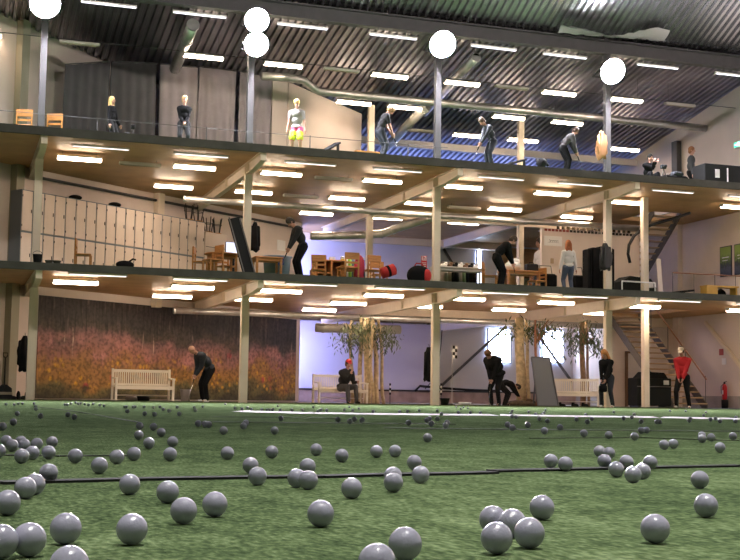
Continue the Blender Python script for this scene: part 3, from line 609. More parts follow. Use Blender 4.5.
a=at(668,294,32.62); b=at(692,290.5,33.11); a.z=D1+.04; b.z=max(b.z,D1+.2); tag(MB().bar(a,b,.2,.06).build('folded_mat',black),'flat black folded mat sloping on the gallery edge by the stairs','mat')
p=at(709,290,32.91); o=thing('wooden_crate','yellow-orange wooden crate on the gallery edge below the posters','crate',(p.x,32.91,D1)); MB().rb((-.2,-.18,0),(.2,.18,.36),.01).build('box',M('yellow_wood',(.6,.34,.05),.5,var=.1),o); MB().box((-.2,-.2,.32),(.95,.2,.37)).build('plank_lid',M('yellow_wood'),o); MB().box((.86,-.16,0),(.92,.16,.32)).build('leg',M('yellow_wood'),o)
p=at(721,292,33.11); o=thing('sports_bag','dark bag under the plank beside the yellow crate','bag',(p.x+.03,33.16,D1)); MB().ell((0,0,.15),(.17,.13,.15),16).build('body',black,o,True); MB().tube([(-.08,0,.28),(0,0,.31),(.08,0,.28)],.014,6).build('handle',black,o)
# posters on the right wall
po=mat('poster_print',(.10,.16,.06),.4,var=.75,vs=7)
def poster_mat():
    nt=po.node_tree; b=nt.nodes['Principled BSDF']; tc=nt.nodes.new('ShaderNodeTexCoord'); s=nt.nodes.new('ShaderNodeSeparateXYZ'); nt.links.new(tc.outputs['Generated'],s.inputs[0])
    n=nt.nodes.new('ShaderNodeTexNoise'); n.inputs['Scale'].default_value=9; n.inputs['Detail'].default_value=6; nt.links.new(tc.outputs['Generated'],n.inputs['Vector'])
    a=nt.nodes.new('ShaderNodeMath'); a.operation='MULTIPLY_ADD'; a.inputs[1].default_value=.5; nt.links.new(n.outputs['Fac'],a.inputs[0]); nt.links.new(s.outputs[2],a.inputs[2])
    r=nt.nodes.new('ShaderNodeValToRGB'); e=r.color_ramp.elements; e[0].position=.25; e[0].color=(.03,.04,.05,1); e[1].position=1.3 if False else 1.0; e[1].color=(.25,.36,.06,1)
    for q,c in ((.5,(.06,.07,.08)),(.62,(.02,.03,.02)),(.75,(.10,.16,.03))): k=e.new(q); k.color=(*c,1)
    nt.links.new(a.outputs[0],r.inputs[0]); nt.links.new(r.outputs[0],b.inputs['Base Color'])
poster_mat()
for y0,y1,lb in ((36.30,36.98,'inner green golf-course poster on the right wall'),(35.2,36.14,'outer green golf-course poster cut by the picture edge')):
    o=thing('poster',lb,'poster',(XR-.03,(y0+y1)/2,5.1)); h=(y1-y0)/2; MB().rb((-.01,-h,-.53),(.028,h,.53),.006).build('frame',dark,o); MB().box((-.014,-h+.03,-.5),(-.01,h-.03,.5)).build('print',po,o); MB().box((-.016,-h*.6,.12),(-.014,h*.6,.15)).box((-.016,-h*.4,.02),(-.014,h*.55,.04)).build('caption_bar',white,o)
# exit sign
p=atx(738,144.5,XR-.06); o=thing('exit_sign','small green exit sign on the right wall of the top gallery','sign',p); MB().rb((-.03,-.2,-.1),(.05,.2,.1),.01).build('housing',white,o); MB().box((-.034,-.185,-.085),(-.03,.185,.085)).build('face',mat('exit_green',(.03,.42,.2),.4,emit=1.2),o)
m=MB().box((-.037,-.13,-.06),(-.034,-.03,.06)); 
m.add([(-.037,.01,0),(-.037,.06,.045),(-.037,.06,-.045)],[(0,1,2)]).box((-.037,.06,-.012),(-.034,.14,.012)); m.build('pictogram',mat('exit_white',(.9,1,.92),.4,emit=1.2),o)
# stairs
cwood=M('stair_tread',(.40,.27,.15),.5)
def stair(x0,x1,ya,za_,yb,zb,n,label,open_=True):
    r=thing('staircase',label,'stairs',((x0+x1)/2,ya,za_)); hw=(x1-x0)/2; L=yb-ya; H=zb-za_; sg=1 if L>0 else -1
    for s in (-1,1): MB().prism([(s*hw-.02,0,-.0),(s*hw-.02,sg*.3,0),(s*hw-.02,L,H-.25),(s*hw-.02,L,H),(s*hw-.02,L-sg*.08,H),(s*hw-.02,0,.14)],(.04,0,0)).build('stringer',M('stair_paint',(.12,.105,.09),.7),r)
    for i in range(n):
        z=H*(i+1)/n-.02; y=L*(i+.5)/n
        MB().rb((-hw+.02,y-.15,z-.045),(hw-.02,y+.15,z),.008).build('tread',cwood,r)
    return r
st=stair(22.3,23.6,35.2,0,39.5,D1,18,'staircase rising from the ground floor beside the right wall')
m=MB().tube([(.68,.1,.95),(.68,3.6,.95+3.6*D1/4.3)],.025,8); m.build('handrail',M('rail_brown'),st,True)
for y in (.15,1.3,2.4,3.5): MB().tube([(.68,y,y*D1/4.3),(.68,y,.95+y*D1/4.3)],.014,6).build('baluster',M('frame_grey'),st)
st2=stair(22.8,23.88,41.3,D1,37.1,D2,18,'upper staircase seen from below in the middle gallery')
# door under stairs, cabinet, extinguisher
o=thing('door_1','cream door in a dark frame behind the stairs','door',(at(636,375,40.2).x,40.2,0)); o['kind']='structure'
MB().box((-.36,-.02,0),(.36,.03,1.95)).build('leaf',M('door_glass',(.5,.46,.44),.3),o)
m=MB()
for s in (-1,1): m.box((s*.39-.04,-.04,0),(s*.39+.04,.06,2.03))
m.box((-.43,-.04,1.95),(.43,.06,2.03)); m.build('frame',M('dark_wood'),o); MB().tube([(-.28,-.05,1.0),(-.18,-.05,1.0)],.014,8).build('handle',dark,o)
struct('wall_stair',MB().box((22.75,40.4,0),(XR,40.5,D1-.15)),wallm,'cream wall panel behind the stairs and door','wall')
p=at(655,390,35.05); o=thing('storage_cabinet','large black cabinet standing beside the stairs behind the slim post','cabinet',(p.x-.08,35.2,0)); MB().rb((-.66,-.3,.06),(.6,.3,.95),.02).build('body',M('cabinet_black',(.010,.012,.011),.8,spec=.2),o); MB().rb((-.67,-.32,.66),(.61,-.29,.69),.01).build('edge_strip',M('frame_grey'),o)
MB().prism([(-.5,-.26,.95),(.5,-.26,.95),(.36,-.26,1.13),(-.3,-.26,1.15)],(0,.52,0)).build('cover',black,o); MB().rb((.3,-.32,.74),(.5,-.295,.88),.01).build('notice',white,o)
for s in (-.56,.5): MB().box((s-.05,-.26,0),(s+.05,.26,.06)).build('foot',dark,o)
p=atx(725,403,XR-.15); o=thing('fire_extinguisher','red fire extinguisher with a black holder against the right wall','fire extinguisher',(XR-.16,p.y,0)); MB().lathe([(.075,.3),(.085,.34),(.085,.72),(.06,.8),(.03,.83)],20).build('cylinder',red,o,True); MB().lathe([(.025,.83),(.035,.85),(.035,.9),(.015,.92)],12).build('valve',dark,o,True); MB().tube([(0,-.05,.9),(-.02,-.12,.93),(-.02,-.15,.92)],.012,6).build('lever',dark,o); MB().lathe([(.11,0),(.115,.3),(.105,.3),(.1,.02)],20).build('holder',blk,o,True); MB().box((-.09,-.045,.48),(-.082,.045,.62)).build('label_patch',white,o); MB().tube([(.0,.03,.86),(-.06,.12,.75),(-.05,.12,.5)],.012,8).build('hose',blk,o,True)
for y,z in ((37.0,1.95),(36.85,1.62)): 
    o=MB().box((-.01,-.12,-.11),(.004,.12,.11)).build('wall_notice',white if z<1.9 else M('red_notice',(.4,.08,.06),.6)); tag(o,'pale paper notice below the brace on the right wall' if z<1.9 else 'small red fire notice on the right wall above the extinguisher','notice'); o.location=(XR-.01,y,z)
# mural
mu=bpy.data.materials.new('meadow_print'); mu.use_nodes=True
def mural_nodes():
    nt=mu.node_tree; b=nt.nodes['Principled BSDF']; b.inputs['Roughness'].default_value=.55; tc=nt.nodes.new('ShaderNodeTexCoord'); N=nt.nodes.new; L=nt.links.new
    s=N('ShaderNodeSeparateXYZ'); L(tc.outputs['Generated'],s.inputs[0])
    def noi(sc,det=6,st=(1,1,1)):
        mp=N('ShaderNodeMapping'); mp.inputs['Scale'].default_value=st; L(tc.outputs['Object'],mp.inputs[0]); n=N('ShaderNodeTexNoise'); n.inputs['Scale'].default_value=sc; n.inputs['Detail'].default_value=det; L(mp.outputs[0],n.inputs['Vector']); return n
    n1=noi(.75); a=N('ShaderNodeMath'); a.operation='MULTIPLY_ADD'; a.inputs[1].default_value=.62; L(n1.outputs['Fac'],a.inputs[0]); sb=N('ShaderNodeMath'); sb.operation='SUBTRACT'; sb.inputs[1].default_value=.31; L(s.outputs[2],sb.inputs[0]); L(sb.outputs[0],a.inputs[2])
    r=N('ShaderNodeValToRGB'); e=r.color_ramp.elements; e[0].position=0; e[0].color=(.035,.03,.015,1); e[1].position=1; e[1].color=(.022,.017,.018,1)
    for q,c in ((.1,(.10,.085,.03)),(.2,(.26,.13,.03)),(.36,(.24,.12,.04)),(.46,(.23,.10,.08)),(.57,(.17,.085,.085)),(.66,(.055,.04,.03)),(.8,(.03,.024,.022))): k=e.new(q); k.color=(*c,1)
    L(a.outputs[0],r.inputs[0]); col=r.outputs[0]
    def mix(c1,c2,fac,mode='MIX'):
        m=N('ShaderNodeMix'); m.data_type='RGBA'; m.blend_type=mode
        for i,x in ((6,c1),(7,c2)):
            if isinstance(x,tuple): m.inputs[i].default_value=(*x,1)
            else: L(x,m.inputs[i])
        if isinstance(fac,(int,float)): m.inputs[0].default_value=fac
        else: L(fac,m.inputs[0])
        return m.outputs[2]
    def ramp(x,p0,p1,inv=False):
        q=N('ShaderNodeMapRange'); q.inputs['From Min'].default_value=p0; q.inputs['From Max'].default_value=p1; L(x,q.inputs[0])
        if inv: q.inputs['To Min'].default_value=1; q.inputs['To Max'].default_value=0
        return q.outputs[0]
    def mul(x,y): m=N('ShaderNodeMath'); m.operation='MULTIPLY'; L(x,m.inputs[0]); L(y,m.inputs[1]); return m.outputs[0]
    # flower specks (lower half)
    low=ramp(s.outputs[2],.52,.32); low2=ramp(s.outputs[2],.08,.16); lowm=mul(low,low2)
    v=N('ShaderNodeTexVoronoi'); v.inputs['Scale'].default_value=4.6; L(tc.outputs['Object'],v.inputs['Vector']); vf=ramp(v.outputs['Distance'],.42,.22)
    col=mix(col,(.5,.27,.02),mul(vf,mul(lowm,ramp(noi(1.1).outputs['Fac'],.42,.58))))
    v2=N('ShaderNodeTexVoronoi'); v2.inputs['Scale'].default_value=2.1; L(tc.outputs['Object'],v2.inputs['Vector'])
    col=mix(col,(.36,.035,.05),mul(ramp(v2.outputs['Distance'],.34,.2),mul(ramp(s.outputs[2],.6,.5),ramp(noi(.8).outputs['Fac'],.55,.66))))
    # pale spires and mist in the middle
    sp=noi(2.6,3,(2.4,2.4,.22)); col=mix(col,(.5,.36,.30),mul(ramp(sp.outputs['Fac'],.63,.7),mul(ramp(s.outputs[2],.4,.5),ramp(s.outputs[2],.72,.62))))
    tr=noi(4,4,(2.2,2.2,.2)); col=mix(col,(.012,.009,.008),mul(ramp(tr.outputs['Fac'],.5,.62),ramp(s.outputs[2],.6,.75)))
    tr2=noi(3.1,4,(2.4,2.4,.25)); col=mix(col,(.075,.055,.05),mul(ramp(tr2.outputs['Fac'],.56,.68),ramp(s.outputs[2],.6,.75)))
    pk=noi(1.3,5); col=mix(col,(.34,.15,.15),mul(ramp(pk.outputs['Fac'],.52,.66),mul(ramp(s.outputs[2],.3,.4),ramp(s.outputs[2],.68,.58)))); dk=noi(1.7,6); col=mix(col,(.05,.04,.015),mul(ramp(dk.outputs['Fac'],.52,.7),ramp(s.outputs[2],.6,.2)))
    gr=noi(9,5); col=mix(col,mix(col,(.5,.5,.5),1.0,'MULTIPLY'),ramp(gr.outputs['Fac'],.45,.62))
    col=mix(col,(1.6,1.55,1.4),1.0,'MULTIPLY'); L(col,b.inputs['Base Color'])
mural_nodes()
X0,X1=2.3,12.1; p=V((X0,wY(X0),0))+WN*.01; L=(V((X1,wY(X1),0))-V((X0,wY(X0),0))).length
o=MB().box((0,-.02,.03),(L,0,3.05)).build('wall_mural',mu); tag(o,'large printed mural of a flower meadow and dark trees on the oblique wall','mural'); o.location=p; o.rotation_euler=(0,0,la)
# benches
def bench(L=1.72):
    r=thing('garden_bench','x','bench'); h=L/2; mt=whitew
    b=MB().box((-h,.22,.82),(h,.26,.9)).box((-h,.2,.44),(h,.24,.5)); n=27
    for i in range(n): x=-h+.06+(L-.12)*i/(n-1); b.box((x-.016,.225,.48),(x+.016,.245,.83))
    b.build('backrest',mt,r); s=MB()
    for k in range(5): s.box((-h,-.26+k*.1,.4),(h,-.26+k*.1+.08,.43))
    s.box((-h,-.27,.33),(h,-.24,.4)); s.build('seat',mt,r)
    for sx in (-1,1):
        x=sx*(h-.03); MB().box((x-.03,-.27,0),(x+.03,-.21,.62)).build('leg',mt,r); MB().box((x-.03,.2,0),(x+.03,.26,.92)).build('leg',mt,r)
        MB().prism([(x-.035,-.3,.6),(x-.035,.22,.64),(x-.035,.22,.68),(x-.035,-.3,.65)],(.07,0,0)).build('armrest',mt,r)
    MB().tube([(-h+.05,0,.16),(h-.05,0,.16)],.018,6).build('stretcher',mt,r); return r
B0=bench(); 
p=at(142.5,400,35.9); B0.location=(p.x,35.9,0); B0.rotation_euler=(0,0,R_(6)); B0['label']='white slatted bench standing in front of the flower mural'; B0['group']='white garden benches'
p=at(340,400,37.6); clone(B0,(p.x,37.6,0),R_(8),'white slatted bench with the person in the red cap','white garden benches')
p=at(572,404,36.2); clone(B0,(p.x,36.2,0),R_(-30),'white slatted bench between the grey mirror and the blonde woman','white garden benches')
# things by the benches
p=at(184.5,399,36); o=thing('bucket','pale grey bucket at the right end of the mural bench','bucket',(p.x+.02,36.0,0)); MB().lathe([(.12,0),(.16,.34),(.17,.35),(.15,.35),(.11,.02)],20).build('body',M('pale_grey_plastic',(.3,.28,.28),.5),o,True); MB().tube([(.16*math.cos(t*math.pi/8),0,.33+.06*math.sin(t*math.pi/8)) for t in range(9)],.006,6).build('handle',dark,o)
p=at(446,402,34.2); o=thing('bucket','small black bucket beside the third column','bucket',(p.x,34.3,0)); MB().lathe([(.1,0),(.15,.2),(.16,.21),(.14,.21),(.09,.02)],20).build('body',blk,o,True); MB().tube([(.15*math.cos(t*math.pi/8),0,.2-.02*math.sin(t*math.pi/8)) for t in range(9)],.006,6).build('handle',dark,o)
p=at(467.5,402,34.4); o=MB().lathe([(.12,0),(.17,.03),(.2,.1),(.19,.105),(.1,.03)],20).build('white_bowl',white,None,True); tag(o,'shallow white bowl on the floor right of the black bucket','bowl'); o.location=(p.x,34.6,-.01)
for px,lb in ((143,'crumpled dark bag under the mural bench'),(132,'small white and dark bundle under the mural bench')):
    p=at(px,401,36.1); o=MB().ell((0,0,.09),(.18,.12,.1),14).ell((.1,.02,.07),(.12,.1,.08),12).build('bag',black if px>140 else M('pale_grey_plastic'),None,True); tag(o,lb,'bag'); o.location=(p.x,36.25,-.01)
for i,(px,Y,lb) in enumerate(((562,36.2,'black shoe pair end under the right-hand bench'),(575,36.0,'dark shoe under the middle of the bench near the mirror'),(585,35.4,'black shoe beside the leg of the bench near the mirror'))):
    p=at(px,402,Y); o=MB().ell((0,0,.05),(.14,.06,.055),12).ell((-.07,0,.09),(.06,.05,.06),10).build('shoe',black,None,True); tag(o,lb,'shoe'); o.location=(p.x,Y,-.012)
# shovel, boots by the first column
p=at(4,398,34.45); o=thing('shovel','black-handled snow shovel standing against the wall at the far left','shovel',(p.x,34.6,0)); zt=at(4,352.5,34.6).z
MB().tube([(0,0,.32),(.0,.02,zt-.13)],.02,8).build('shaft',blk,o); m=MB(); m.tube([(0,.02,zt-.14),(-.05,.02,zt-.1),(-.06,.02,zt-.01),(.06,.02,zt-.01),(.05,.02,zt-.1),(0,.02,zt-.14)],.016,8); m.build('grip',blk,o)
m=MB().prism([(-.22,-.03,.02),(.22,-.03,.02),(.2,0,.3),(.06,.02,.4),(-.06,.02,.4),(-.2,0,.3)],(0,.02,0)); m.build('blade',blk,o); MB().box((-.22,-.035,.13),(.22,-.029,.2)).build('reinforcing_strip',M('bare_steel',(.4,.33,.24),.4,.6),o)
for i,px in enumerate((12,19,24.5)):
    p=at(px,399,34.7); o=MB().ell((0,0,.06),(.13,.06,.06),12).ell((-.07,0,.13),(.06,.055,.12),10).build('boot',black,None,True); tag(o,f'dark boot on the floor beside the shovel, {ORD[i]} from it','boot','boots beside the shovel'); o.location=(p.x,34.8,-.01); o.rotation_euler=(0,0,i*1.3)
# golf flag stick with checks
p=at(452,395,37.5); zt=at(454.5,345,37.5).z; o=thing('golf_flag','thin golf flagstick with black and white checked flag by the back wall','flag',(p.x,37.5,0)); MB().tube([(0,0,-.01),(.0,0,zt)],.012,8).build('pole',M('pole_grey',(.5,.48,.48),.4),o); m=MB(); h=.42/4
for k in range(4):
    for j in range(2): m.box((.01+j*.08,-.006,zt-.02-(k+1)*h),(.09+j*.08,.006,zt-.02-k*h),(k+j)%2)
m.build('flag',[blk,white],o); MB().lathe([(.12,-.01),(.12,.02),(.03,.05)],16).build('base',dark,o)
for px,lb,Y in ((390,'short black and white marker post left of the third column',38),(441,'short black and white marker post behind the third column',38)):
    p=at(px,398,Y); zt=at(px,383,Y).z; o=thing('marker_post',lb,'marker',(p.x,Y,-.01)); m=MB()
    for k in range(5): m.tube([(0,0,zt*.45+zt*.11*k),(0,0,zt*.45+zt*.11*(k+1))],.03,8,k%2)
    m.build('banded_head',[blk,white],o); MB().tube([(0,0,0),(0,0,zt*.46)],.012,6).build('pole',dark,o)
# mirror / board on an easel
Y=35.6; q=[at(x,y,Y) for x,y in ((536.5,357),(554.5,357.5),(558.5,404),(538,403))]; 
for k in q[2:]: k.z=.0
c=V((q[3].x,Y,0)); o=thing('standing_mirror','grey standing mirror board on the floor, left of the right-hand bench','mirror',c); pl=[k-c+V((0,.35*(k.z/1.5),0)) for k in q]; MB().prism(pl,(0,.03,0)).build('board',M('mirror_glass',(.115,.13,.155),.5,.0),o)
m=MB()
for i in range(4): m.bar(pl[i]+V((0,-.005,0)),pl[(i+1)%4]+V((0,-.005,0)),.035,.05)
m.build('frame',M('dark_steel',(.09,.09,.1),.5),o); MB().bar(pl[0]+V((.2,.03,-.1)),V((.2,.75,0)),.04,.03).build('stay',M('dark_steel'),o)
# trees
bark=M('pale_bark',(.52,.40,.24),.85,var=.3,vs=9,bump=.4,bs=18); barkr=M('red_brown_bark',(.30,.13,.07),.85,var=.3,vs=9); leafm=M('leaf_green',(.10,.12,.055),.8,var=.5,vs=3)
def tree(label,stems,blob,mt,name='potted_tree',seed=0,nleaf=900,drop=.5):
    rnd=random.Random(seed); b=V((stems[0][0].x,stems[0][0].y,-.012)); o=thing(name,label,'tree',b)
    for k,(p,q,r0,r1) in enumerate(stems):
        pts=[]; N=9
        for i in range(N): t=i/(N-1); z=p.lerp(q,t); pts.append(V((z.x+.03*math.sin(t*7+k*2)*(t>0),z.y+.03*math.cos(t*5+k),z.z))-b)
        MB().tube(pts,[r0+(r1-r0)*i/(N-1) for i in range(N)],10).build('trunk',mt,o,True)
    br=MB()
    m=MB()
    for i in range(nleaf):
        bc,br_=blob[i%len(blob)]; u=V((rnd.gauss(0,.45),rnd.gauss(0,.45),rnd.gauss(0,.45))); c=V((bc.x+u.x*br_[0],bc.y+u.y*br_[1],bc.z+u.z*br_[2]-abs(rnd.gauss(0,drop))*.4))-b
        c.z=min(c.z,D1-.22)
        d=V((rnd.uniform(-1,1),rnd.uniform(-1,1),rnd.uniform(-2.2,-.2))).normalized(); s=V((rnd.uniform(-1,1),rnd.uniform(-1,1),0)).normalized(); l=rnd.uniform(.13,.24)
        m.add([c,c+d*l*.5+s*l*.13,c+d*l,c+d*l*.5-s*l*.13],[(0,1,2,3)])
    f=m.build('foliage',leafm,o); f['kind']='stuff'
    for bc,rr in blob:
        for k in range(3): s=stems[k%len(stems)]; a=s[0].lerp(s[1],.72)-b; e=V((bc.x+rnd.uniform(-.5,.5)*rr[0],bc.y+rnd.uniform(-.5,.5)*rr[1],min(bc.z+.1,D1-.3)))-b; br.tube([a,(a+e)/2+V((0,0,.12)),e],[.02,.012,.006],6)
    br.build('branches',mt,o); return o
def stem(px0,py0,px1,py1,Y,r0,r1): 
    a=at(px0,py0,Y); a.z=-.012; c=at(px1,py1,Y); c.z=min(c.z,3.36); return (a,c,r0,r1)
Y=37.8
tree('clump of pale artificial tree trunks with hanging leaves beside the red-cap person',[stem(368,402,366,318,Y,.11,.09),stem(360,401,361,318,Y+.3,.08,.06),stem(377,401,374,320,Y+.3,.09,.06),stem(352,401,351,320,Y+.6,.06,.045),stem(373,402,371,322,Y-.3,.05,.04),stem(384,401,379,320,Y+.5,.06,.045)],[(at(x,y,Y),(.55,.5,.3)) for x,y in ((352,326),(366,322),(382,328),(350,336),(385,336),(362,333))],bark,'artificial_tree',1,900)
Y=36.6
tree('thick pale artificial tree trunk right of the man in black',[stem(521.5,403,519,318,Y,.17,.14),stem(529,403,526,320,Y+.3,.06,.05)],[(at(x,y,Y),(.4,.4,.25)) for x,y in ((508,326),(533,327),(522,322))],bark,'artificial_tree',2,280)
tree('slender reddish artificial tree standing left of the grey mirror',[stem(537.5,404,535,320,36.3,.05,.035)],[(at(x,y,36.3),(.4,.4,.25)) for x,y in ((543,325),(556,330),(552,323))],barkr,'artificial_tree',3,260)
Y=37.0
tree('brown artificial tree with drooping dark leaves behind the right-hand bench',[stem(583,403,582,322,Y,.1,.08),stem(589,403,586,322,Y+.2,.05,.04)],[(at(x,y,Y),(.45,.4,.35)) for x,y in ((573,330),(592,330),(574,342),(597,341),(583,326))],M('brown_bark',(.26,.16,.09),.85,var=.3,vs=9),'artificial_tree',4,650)
p=at(524,402,36.3); o=MB().ell((0,0,.1),(.55,.4,.14),16).ell((.3,.1,.14),(.3,.3,.16),12).build('soil_mound',M('bark_mulch',(.08,.055,.035),.95,var=.4,vs=12,bump=1,bs=20),None,True); tag(o,'dark mound of bark at the foot of the thick pale tree','mound'); o.location=(p.x,36.6,-.06)
p=at(415,393,46.5); m=MB().tube([at(415,391,46.8),at(420,386,46.8),at(440,388,46.9),at(470,390,46.9),at(500,391,46.9)],.05,8); tag(m.build('ground_hose',blk,None,True),'dark hose or cable lying along the plinth by the back wall','hose')
m=MB().tube([at(425,389,46.9),at(433,380,46.95),at(438,366,47.0),at(441,345,47.0),at(442,330,47.0)],.018,6); tag(m.build('hanging_cable',dark,None,True),'thin dark cable looping down the blue back wall','cable')
# turf seams and white strip
def strip(pts,w,mt,name,label,h=.004,r=None):
    pts=[atz(x,y,0) for x,y in pts]; m=MB()
    if r:
        for a,b in zip(pts,pts[1:]):
            n=(b-a).cross(V((0,0,1))).normalized(); n=n if n.y>0 else -n
            m.prism([a+V((0,0,.001)),a+n*.24+V((0,0,.016)),a+n*.28+V((0,0,.001))],b-a)
    else:
        for a,b in zip(pts,pts[1:]): m.bar(a+V((0,0,h/2)),b+V((0,0,h/2)),w,h)
    return tag(m.build(name,mt),label,'turf line',None,None)
seam=M('seam_black',(.01,.011,.009),.95)
strip([(0,483.9),(100,481.2),(160,479.8),(247,478.3),(320,477.6),(383,475.7),(450,474.6),(493,473.4)],.055,seam,'turf_seam','near black turf seam, longer run on the mural side',.006)
strip([(492,471.9),(600,469.4),(656,468.1),(740,466.4)],.055,seam,'turf_seam','near black turf seam, run on the stair side',.006)
strip([(231,411.6),(300,413.6),(400,415),(500,415.7),(580,417),(660,418),(740,419.6)],0,M('white_line',(.6,.56,.54),.7),'boundary_strip','long white strip lying across the turf before the columns',r=.013)
sl=M('seam_dark_green',(.03,.045,.016),.95)
for k,(a,lb) in enumerate(([[(39,407.2),(70,410.8),(100,415.7),(139,422.5)],'thin dark seam slanting over the turf before the mural bench'],[[(200,422),(300,422.8),(400,423.8),(455,424.5)],'thin dark seam crossing the turf before the red-cap person'],[[(384,428.2),(440,429),(540,430),(740,431.5)],'thin dark seam crossing the turf before the man in black'],[[(213,417),(300,417.8),(340,418.3)],'short faint seam just nearer than the white strip'],[[(0,455.5),(60,456.5),(140,456)],'faint seam behind the ball cluster on the mural side'],[[(530,438.5),(640,438),(740,441)],'faint seam on the stair side of the turf'])): strip(a,.022+.06*(k in (1,2,3)),sl,'turf_seam',lb,.004)
# ------------------------------------------------------------------ people
skin=M('skin',(.50,.27,.19),.55); skinm=[skin,M('eye_dark',(.02,.015,.015),.3),M('lips',(.36,.12,.10),.5)]
def remesh(mb,name,mts,vox,smooth=0):
    me=mb.mesh('tmp',mts[0] if isinstance(mts,list) else mts); o=bpy.data.objects.new('tmp',me); COL.objects.link(o)
    r=o.modifiers.new('r','REMESH'); r.mode='VOXEL'; r.voxel_size=vox
    if smooth: s=o.modifiers.new('s','SMOOTH'); s.factor=.5; s.iterations=smooth
    dg=bpy.context.evaluated_depsgraph_get(); nm=bpy.data.meshes.new_from_object(o.evaluated_get(dg)); nm.name=name
    bpy.data.objects.remove(o); bpy.data.meshes.remove(me)
    nm.materials.clear()
    for x in (mts if isinstance(mts,list) else [mts]): nm.materials.append(x)
    nm.polygons.foreach_set('use_smooth',[True]*len(nm.polygons)); return nm
def ik(a,c,l1,l2,hint):
    d=c-a; L=min(d.length,(l1+l2)*.999); d.normalize(); x=(l1*l1-l2*l2+L*L)/(2*L); h=math.sqrt(max(0,l1*l1-x*x))
    n=(hint-d*hint.dot(d)); n.normalize(); return a+d*x+n*h, a+d*L
def person(label,px,pyt,Y,z0,yaw,bend=0,head=0,hands=None,knee=.014,stance=.13,top=black,legs=black,shoe=white,hair=None,hairc=(.1,.06,.03),long_=False,capc=None,short=False,tee=False,shorts=None,sit=None,hx=0,female=False,H0=None,turn=0,group=None,glove=False,wide=1.0,collar=None):
    wide*=1.1
    S=lambda x: x
    b=R_(bend); hipz=.525-knee; lean=-.10*math.sin(b)
    P=V((lean,0,hipz)); 
    if sit: P=V((-.05,0,sit))
    d1=V((math.sin(b*.7),0,math.cos(b*.7))); d2=V((math.sin(b*1.2),0,math.cos(b*1.2)))
    ws=P+d1*.13; ch=ws+d2*.155; sw=(.090 if female else .102)*(1+.12*(wide-1))
    nb=ch+d2*.035; hb=b*1.2+R_(head); dh=V((math.sin(hb),0,math.cos(hb))); hf=V((math.cos(hb),0,-math.sin(hb)))
    nk=nb+ (d2+dh).normalized()*.045; hd=nk+dh*.06
    ct,stt=math.cos(R_(turn)),math.sin(R_(turn)); hy=V((0,1,0))
    if turn: q=Matrix.Rotation(R_(turn),3,dh); hf=q@hf; hy=q@hy
    topz=hd.z+.068
    p=at(px,pyt,Y); H=H0 or (p.z-z0)/topz
    o=thing('person',label,'person',(p.x,Y,z0),0,group); o.rotation_euler=(0,0,yaw)
    # keep the head over the photographed column
    off=hd.copy()*H; cw=V((math.cos(yaw)*off.x-math.sin(yaw)*off.y,math.sin(yaw)*off.x+math.cos(yaw)*off.y,0))
    q=at(px,pyt,Y+cw.y*0); o.location=(q.x-cw.x,Y,z0)
    sh=[ch+V((0,s*sw,0))+d2*-.022 for s in (-1,1)]
    hp=[P+V((0,s*.05,-.01)) for s in (-1,1)]
    if sit: ft=[V((.22,s*.09,.035)) for s in (-1,1)]
    else: ft=[V((hx*s,s*stance*.55,.035)) for s in (-1,1)]
    kn=[];an=[]
    for i in range(2):
        k,a=ik(hp[i],ft[i]+V((-.0,0,.005)),.245,.245,V((1,0.15*(-1,1)[i],0.05))); kn.append(k); an.append(a)
    hands=hands or [V((.06,-.16,.42)),V((.06,.16,.42))]
    el=[];wr=[]
    for i in range(2):
        s=(-1,1)[i]; e,w=ik(sh[i],V(hands[i]),.17,.15,V((-.8,s*.22,-.25))); el.append(e); wr.append(w)
    sc=lambda v: v*H
    B=MB(); C=lambda a,c,r0,r1,n=10,m=B: m.cap(sc(a),sc(c),r0*H,r1*H,n)
    # head: skull, jaw, nose, ears
    def hp_(x,y,z): return hd+hf*x+hy*y+dh*z
    Xr=Matrix((tuple(hf),tuple(hy),tuple(dh))).transposed().to_4x4()
    B.ell(sc(hp_(-.004,0,.012)),(.054*H,.043*H,.055*H),16,0,Xr); B.ell(sc(hp_(.014,0,-.028)),(.034*H,.032*H,.036*H),14,0,Xr)
    B.cap(sc(hp_(.045,0,.004)),sc(hp_(.062,0,-.014)),.006*H,.009*H,8)
    for s in (-1,1): B.ell(sc(hp_(-.004,s*.044,-.004)),(.011*H,.006*H,.018*H),8,0,Xr)
    B.ell(sc(hp_(.036,0,-.05)),(.014*H,.016*H,.011*H),8,0,Xr)
    C(nb-d2*.03,nk+dh*.02,.031,.029)
    # trunk
    B.ell(sc(ch-d2*.05),(.056*H,.088*H,.085*H),14,0,Matrix.Rotation(b*1.2,4,'Y')); B.ell(sc(ws),(.052*H,.075*H,.08*H),14,0,Matrix.Rotation(b*.9,4,'Y')); B.ell(sc(P+V((0,0,.01))),(.058*H,.085*H,.065*H),14,0,Matrix.Rotation(b*.5,4,'Y'))
    for i in range(2):
        s=(-1,1)[i]
        C(ch-d2*.015+V((0,s*.03,0)),sh[i],.045,.032); C(sh[i],el[i],.03,.023); C(el[i],wr[i],.023,.016)
        C(hp[i],kn[i],.05,.033); C(kn[i],kn[i].lerp(an[i],.35),.033,.034); C(kn[i].lerp(an[i],.3),an[i],.033,.02)
        C(an[i]-V((0,0,.01)),an[i]+V((.07,s*.015,-.022)),.018,.015)
        # hand
        hd_=(wr[i]-el[i]).normalized(); side=V((0,-s,0)); side=(side-hd_*side.dot(hd_)).normalized(); fw=hd_.cross(side)*s
        if fw.x<0: fw=-fw
        pc=wr[i]+hd_*.026; B.ell(sc(pc),(.013*H,.024*H,.028*H),10,0,Matrix((tuple(side),tuple(fw),tuple(hd_))).transposed().to_4x4())
